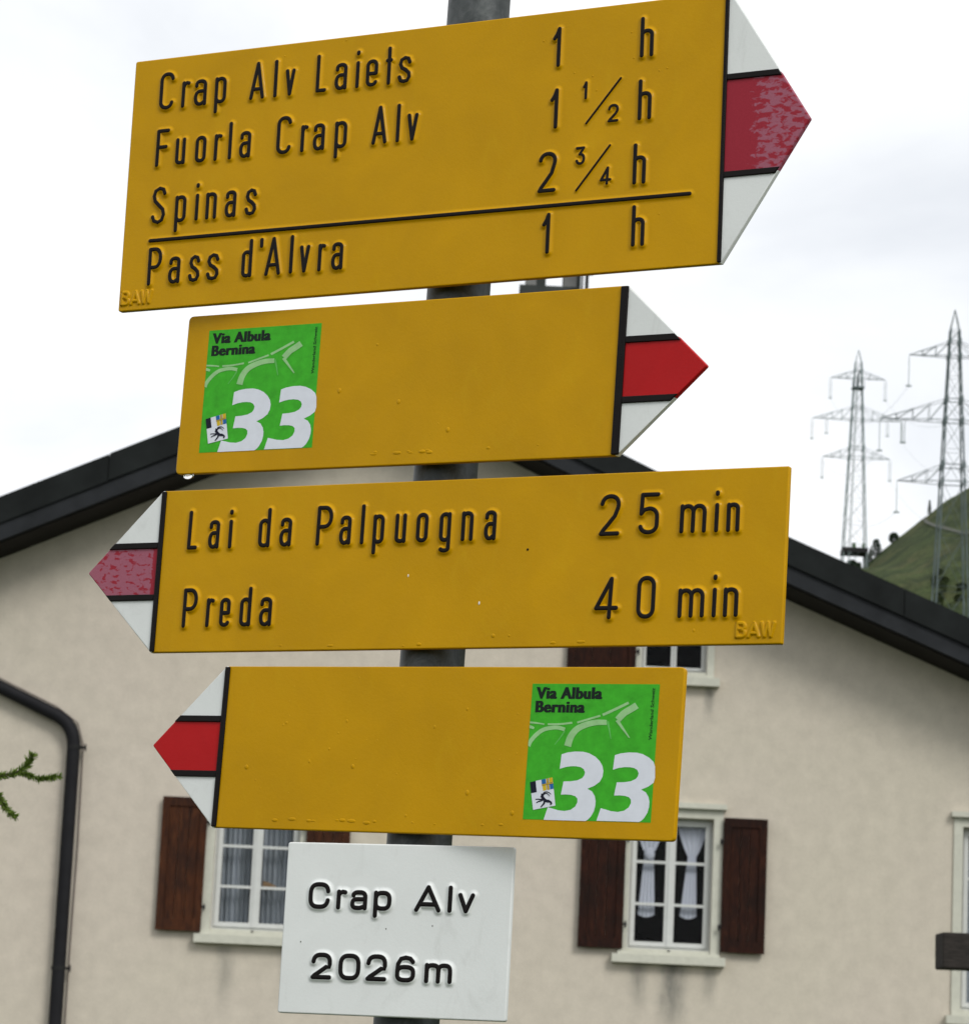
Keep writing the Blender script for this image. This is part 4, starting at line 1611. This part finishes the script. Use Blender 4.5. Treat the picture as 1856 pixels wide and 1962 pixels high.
maker_mark(root, -268.5, -94.5, 27, 9.2)
arrow_board(root, 216.6, -271.8, 280.5, 99.8, 2.9, 4.4, 35.8, 2.0, m_faded_a, SK, 'faded red field with pale flaked patches toward the tip')
clamp(root)
rb = MB()
for x, y in ((-140, 90.2), (74.5, 78.5), (100, 51.5), (114.5, 47.6), (146, 58.0), (166, 46.4), (172, 47.6), (118, 36.5), (143.5, 77.5), (170, -60), (-88, 97)):
    bead(rb, x * MM, y * MM, 0.7 * MM, 0.8 * MM, 0.3 * MM)
rb = fix_normals(rb.build('paint_bubbles', m_yellow, root, smooth=True))
rb['kind'] = 'stuff'

# ------------------------------------------------------------------ second sign
root = thing('hiking_sign', 'blank yellow sign pointing right with a green 33 sticker at its left end', 'sign', group=GRP, matrix=sign_matrix((-0.0457, 2.26856, 2.15132), -29.14, -1.47))
arrow_board(root, 155.2, -212.0, 221.5, 61.0, 5.8, 4.8, 21.6, 4.5, m_red, MB(), 'bright red middle field of the arrow head')
sticker(root, -192.2, -45.2, -93.2, 48.7, 'green square route sticker with white 33')
clamp(root)
blisters(root, -80, 145, -50, 50, 7, 10, 5)
hd = MB()
bm = bmesh.new()
bmesh.ops.create_uvsphere(bm, u_segments=20, v_segments=12, radius=1)
for v_ in bm.verts:
    v_.co = Vector((v_.co.x * 4.6 * MM - 0.2012, v_.co.y * 2.4 * MM - 0.0622, v_.co.z * 2.0 * MM - 0.0022))
me = bpy.data.meshes.new('hanging_drop')
bm.to_mesh(me)
bm.free()
me.materials.append(m_water)
me.polygons.foreach_set('use_smooth', [True] * len(me.polygons))
o = bpy.data.objects.new('hanging_drop', me)
COL.objects.link(o)
o.parent = root

# ------------------------------------------------------------------ third sign
root = thing('hiking_sign', 'yellow hiking sign pointing left, reading Lai da Palpuogna 25 min and Preda 40 min', 'sign', group=GRP, matrix=sign_matrix((-0.04747, 2.26797, 2.01679), -27.16, -1.0))
SK = MB()
CAP, XH, HWD = 30.2, 22.4, 1.9
write_line(root, SK, [('L', -191.7, -182.2), ('a', -173.8, -163.6), ('i', -156.6, -153.6), ('d', -130.9, -120.2), ('a', -113.2, -102.4), ('P', -82.5, -68.5), ('a', -63.2, -52.8), ('l', -46.0, -43.0), ('p', -35.7, -25.6),
                      ('u', -17.8, -7.9), ('o', -0.6, 9.8), ('g', 18.1, 28.2), ('n', 35.5, 45.8), ('a', 53.6, 63.9)], 15.0, CAP, XH, 7.6, HWD)
write_line(root, SK, [('P', -190.9, -177.6), ('r', -170.6, -163.0), ('e', -159, -149.2), ('d', -142, -131.6), ('a', -125.2, -114)], -43.4, CAP, XH, 7.6, HWD)
write_line(root, SK, [('2', 143, 159.3), ('5', 172.6, 188.8), ('m', 203.5, 224.0), ('i', 229.2, 232.3), ('n', 238, 248.5)], 15.8, 30.2, 21.2, 7.6, HWD)
write_line(root, SK, [('4', 142.6, 161.5), ('0', 174.3, 189), ('m', 205.2, 225.5), ('i', 230.4, 233.5), ('n', 238.7, 250.4)], -42.8, 30.6, 21.2, 7.6, HWD)
maker_mark(root, 249.5, -55.6, 28, 9.0)
arrow_board(root, -215.3, 281.8, -277.8, 60.9, 3.9, 4.6, 19.6, 1.2, m_faded_b, SK, 'faded red field flaked to pale pink')
clamp(root)
rb = MB()
bead(rb, 88.5 * MM, 8.5 * MM, 0.9 * MM, 0.9 * MM, 0.5 * MM)
fix_normals(rb.build('dirt_speck', m_black, root, smooth=True))
rb = MB()
bead(rb, -5 * MM, -8 * MM, 0.5 * MM, 1.2 * MM, 0.4 * MM)
bead(rb, 53 * MM, -29 * MM, 0.6 * MM, 1.4 * MM, 0.4 * MM)
fix_normals(rb.build('paint_chip', m_white, root, smooth=True))
blisters(root, -120, 270, -56, -50, 3, 6, 11)

# ------------------------------------------------------------------ fourth sign
root = thing('hiking_sign', 'blank yellow sign pointing left with a green 33 sticker at its right end', 'sign', group=GRP, matrix=sign_matrix((-0.05117, 2.26844, 1.8843), -28.74, -1.92))
arrow_board(root, -150.0, 216.2, -210.2, 58.9, 4.0, 4.6, 20.1, 3.4, m_red, MB(), 'bright red middle field of the arrow head')
sticker(root, 101.2, -46.8, 198.3, 47.1, 'green square route sticker with white 33')
clamp(root)
blisters(root, -130, 95, -50, 52, 30, 13, 21)

# ------------------------------------------------------------------ white name plate
root = thing('place_name_sign', 'white rectangular plate reading Crap Alv 2026m, lowest on the post', 'sign', group=GRP, matrix=sign_matrix((-0.04815, 2.26592, 1.75751), -18.77, -0.47))
SK = MB()
SQ[0] = 0.72
write_line(root, SK, [('C', -66, -49.0), ('r', -45, -36.4), ('a', -34.5, -21.2), ('p', -17.3, -3.2), ('A', 13.0, 33.2), ('l', 37.2, 41.4), ('v', 44.8, 57.8)], 12.6, 19.6, 14.8, 5.0, 1.95, 2.0)
write_line(root, SK, [('2', -60.8, -44.6), ('0', -40.4, -23.2), ('2', -19.8, -3.6), ('6', 1.6, 17.2), ('m', 23.2, 44.2)], -36.1, 19.4, 14.8, 5, 1.95, 2.0)
pl = fillet([(-84.2, -59.8), (83.6, -59.8), (83.6, 59.8), (-84.2, 59.8)], 2.0, 4)
mb = MB()
slab(mb, [(x * MM, y * MM) for x, y in pl], 0, -THK, 0.0010)
mb.add(SK.v, SK.f)
fix_normals(mb.build('board', m_white, root, sharp=38))
rb = MB()
for x, y in ((-7, 0.8), (27, 3.8), (-70, -10)):
    bead(rb, x * MM, y * MM, 0.4 * MM, 0.6 * MM, 0.3 * MM)
fix_normals(rb.build('dirt_speck', m_shutter, root, smooth=True))
clamp(root)

# ------------------------------------------------------------------ timber frame end at the right
tf = thing('timber_beam', 'dark square wooden beam end sticking in at the lower right edge', 'beam', (3.4, 12.1, 0))
mb = MB()
by = radians(6)
pts = []
c0 = Vector((1.760 - 3.4, -0.10, 2.456))
d_ = Vector((cos(by), sin(by), 0.012)).normalized()
n_ = Vector((-sin(by), cos(by), 0))
u_ = d_.cross(n_).normalized() * -1 if d_.cross(n_).z < 0 else d_.cross(n_).normalized()
hh_, ww_ = 0.066, 0.12
fr_, bk_ = [], []
for a_, b_ in ((0, -hh_), (0, hh_), (ww_, hh_), (ww_, -hh_)):
    fr_.append(c0 + n_ * a_ + u_ * b_ + d_ * 0.0)
    bk_.append(c0 + n_ * a_ + u_ * b_ + d_ * 2.2)
mb.add(fr_ + bk_, [(0, 1, 2, 3), (7, 6, 5, 4), (0, 4, 5, 1), (1, 5, 6, 2), (2, 6, 7, 3), (3, 7, 4, 0)])
o = fix_normals(mb.build('crossbeam', m_timber, tf))
bv = o.modifiers.new('soft_edge', 'BEVEL')
bv.width = 0.006
bv.segments = 2
fix_normals(MB().box(-0.08, 0.08, 0.08, 0.24, 0, 2.6).build('upright', m_timber, tf))

# ------------------------------------------------------------------ larch with twigs reaching in from the left
larch = thing('larch_tree', 'young larch whose light green twig tips reach in at the left edge', 'tree', (-1.75, 4.1, 0))
LX, LY = -1.75, 4.1
MB().tube([(0, 0, 0), (0.03, 0.02, 1.2), (-0.02, 0.05, 2.6), (0.01, 0.04, 4.2)], [0.07, 0.055, 0.035, 0.008], 12).build('trunk', m_bark, larch, smooth=True)


def P3(x, z, y=4.0):
    return Vector((x - LX, y - LY, z))


paths = [
    ([P3(-1.74, 1.85, 4.1), P3(-1.3, 1.93, 4.05), P3(-0.9, 2.0, 4.0), P3(-0.68, 2.035), P3(-0.583, 2.0444), P3(-0.570, 2.0476), P3(-0.5589, 2.0526)], 0.004, 0.35, 1.0),
    ([P3(-0.5589, 2.0520), P3(-0.5504, 2.0602), P3(-0.5449, 2.0734)], 0.0012, 0.0, 1.15),
    ([P3(-0.562, 2.0515), P3(-0.5542, 2.0490), P3(-0.5343, 2.0434), P3(-0.5152, 2.0463), P3(-0.5089, 2.0485)], 0.0012, 0.0, 0.85),
    ([P3(-0.70, 2.033), P3(-0.63, 2.030), P3(-0.595, 2.028), P3(-0.5823, 2.0204), P3(-0.5749, 2.0079), P3(-0.5665, 1.9986), P3(-0.5585, 1.9955)], 0.0016, 0.3, 0.95)]
for k in range(26):
    an = random.uniform(0.6, 5.6)
    z0 = 1.0 + 3.0 * k / 26
    ln = 1.0 - 0.25 * (z0 - 1.0)
    st_ = Vector((0, 0.03, z0))
    d1 = Vector((cos(an), sin(an) * 1.0, 0.12))
    if st_.x + d1.x * ln > 0.85:
        continue
    paths.append(([st_, st_ + d1 * ln * 0.5, st_ + d1 * ln + Vector((0, 0, -0.08))], 0.004, 0.1, 1.6))
rnd = random.Random(4)
tw = MB()
nd = MB()
for pts, r0, startu, nl in paths:
    total = sum((pts[i + 1] - pts[i]).length for i in range(len(pts) - 1))
    tw.tube(pts, [r0 * (1 - 0.75 * i / (len(pts) - 1)) for i in range(len(pts))], 6)
    acc = 0
    for i in range(len(pts) - 1):
        seg = pts[i + 1] - pts[i]
        dl = seg.length
        near = (pts[i] - P3(-0.56, 2.03)).length < 0.2
        cnt = int(dl * (15000 if near else 500))
        dr = seg.normalized()
        o1 = dr.orthogonal().normalized()
        o2 = dr.cross(o1)
        for j in range(cnt):
            u = rnd.random()
            if (acc + dl * u) / total < startu:
                continue
            clus = 0.5 + 0.5 * sin((acc + dl * u) * 420 + nl * 3)
            if near and rnd.random() > 0.45 + 0.55 * clus:
                continue
            p = pts[i] + seg * u
            an = rnd.uniform(0, 2 * pi)
            side = o1 * cos(an) + o2 * sin(an)
            dd = (dr * rnd.uniform(0.3, 1.1) + side).normalized()
            ln = (0.0075 if near else 0.022) * nl * rnd.uniform(0.6, 1.1)
            wv = dd.cross(Vector((rnd.uniform(-1, 1), rnd.uniform(-1, 1), rnd.uniform(-1, 1)))).normalized() * (0.0007 if near else 0.0018)
            nd.add([p - wv, p + wv, p + dd * ln + wv * 0.5, p + dd * ln - wv * 0.5], [(0, 1, 2, 3)])
        acc += dl
tw.build('branches', m_bark, larch, smooth=True)
o = nd.build('needles', m_larch, larch)
o['kind'] = 'stuff'
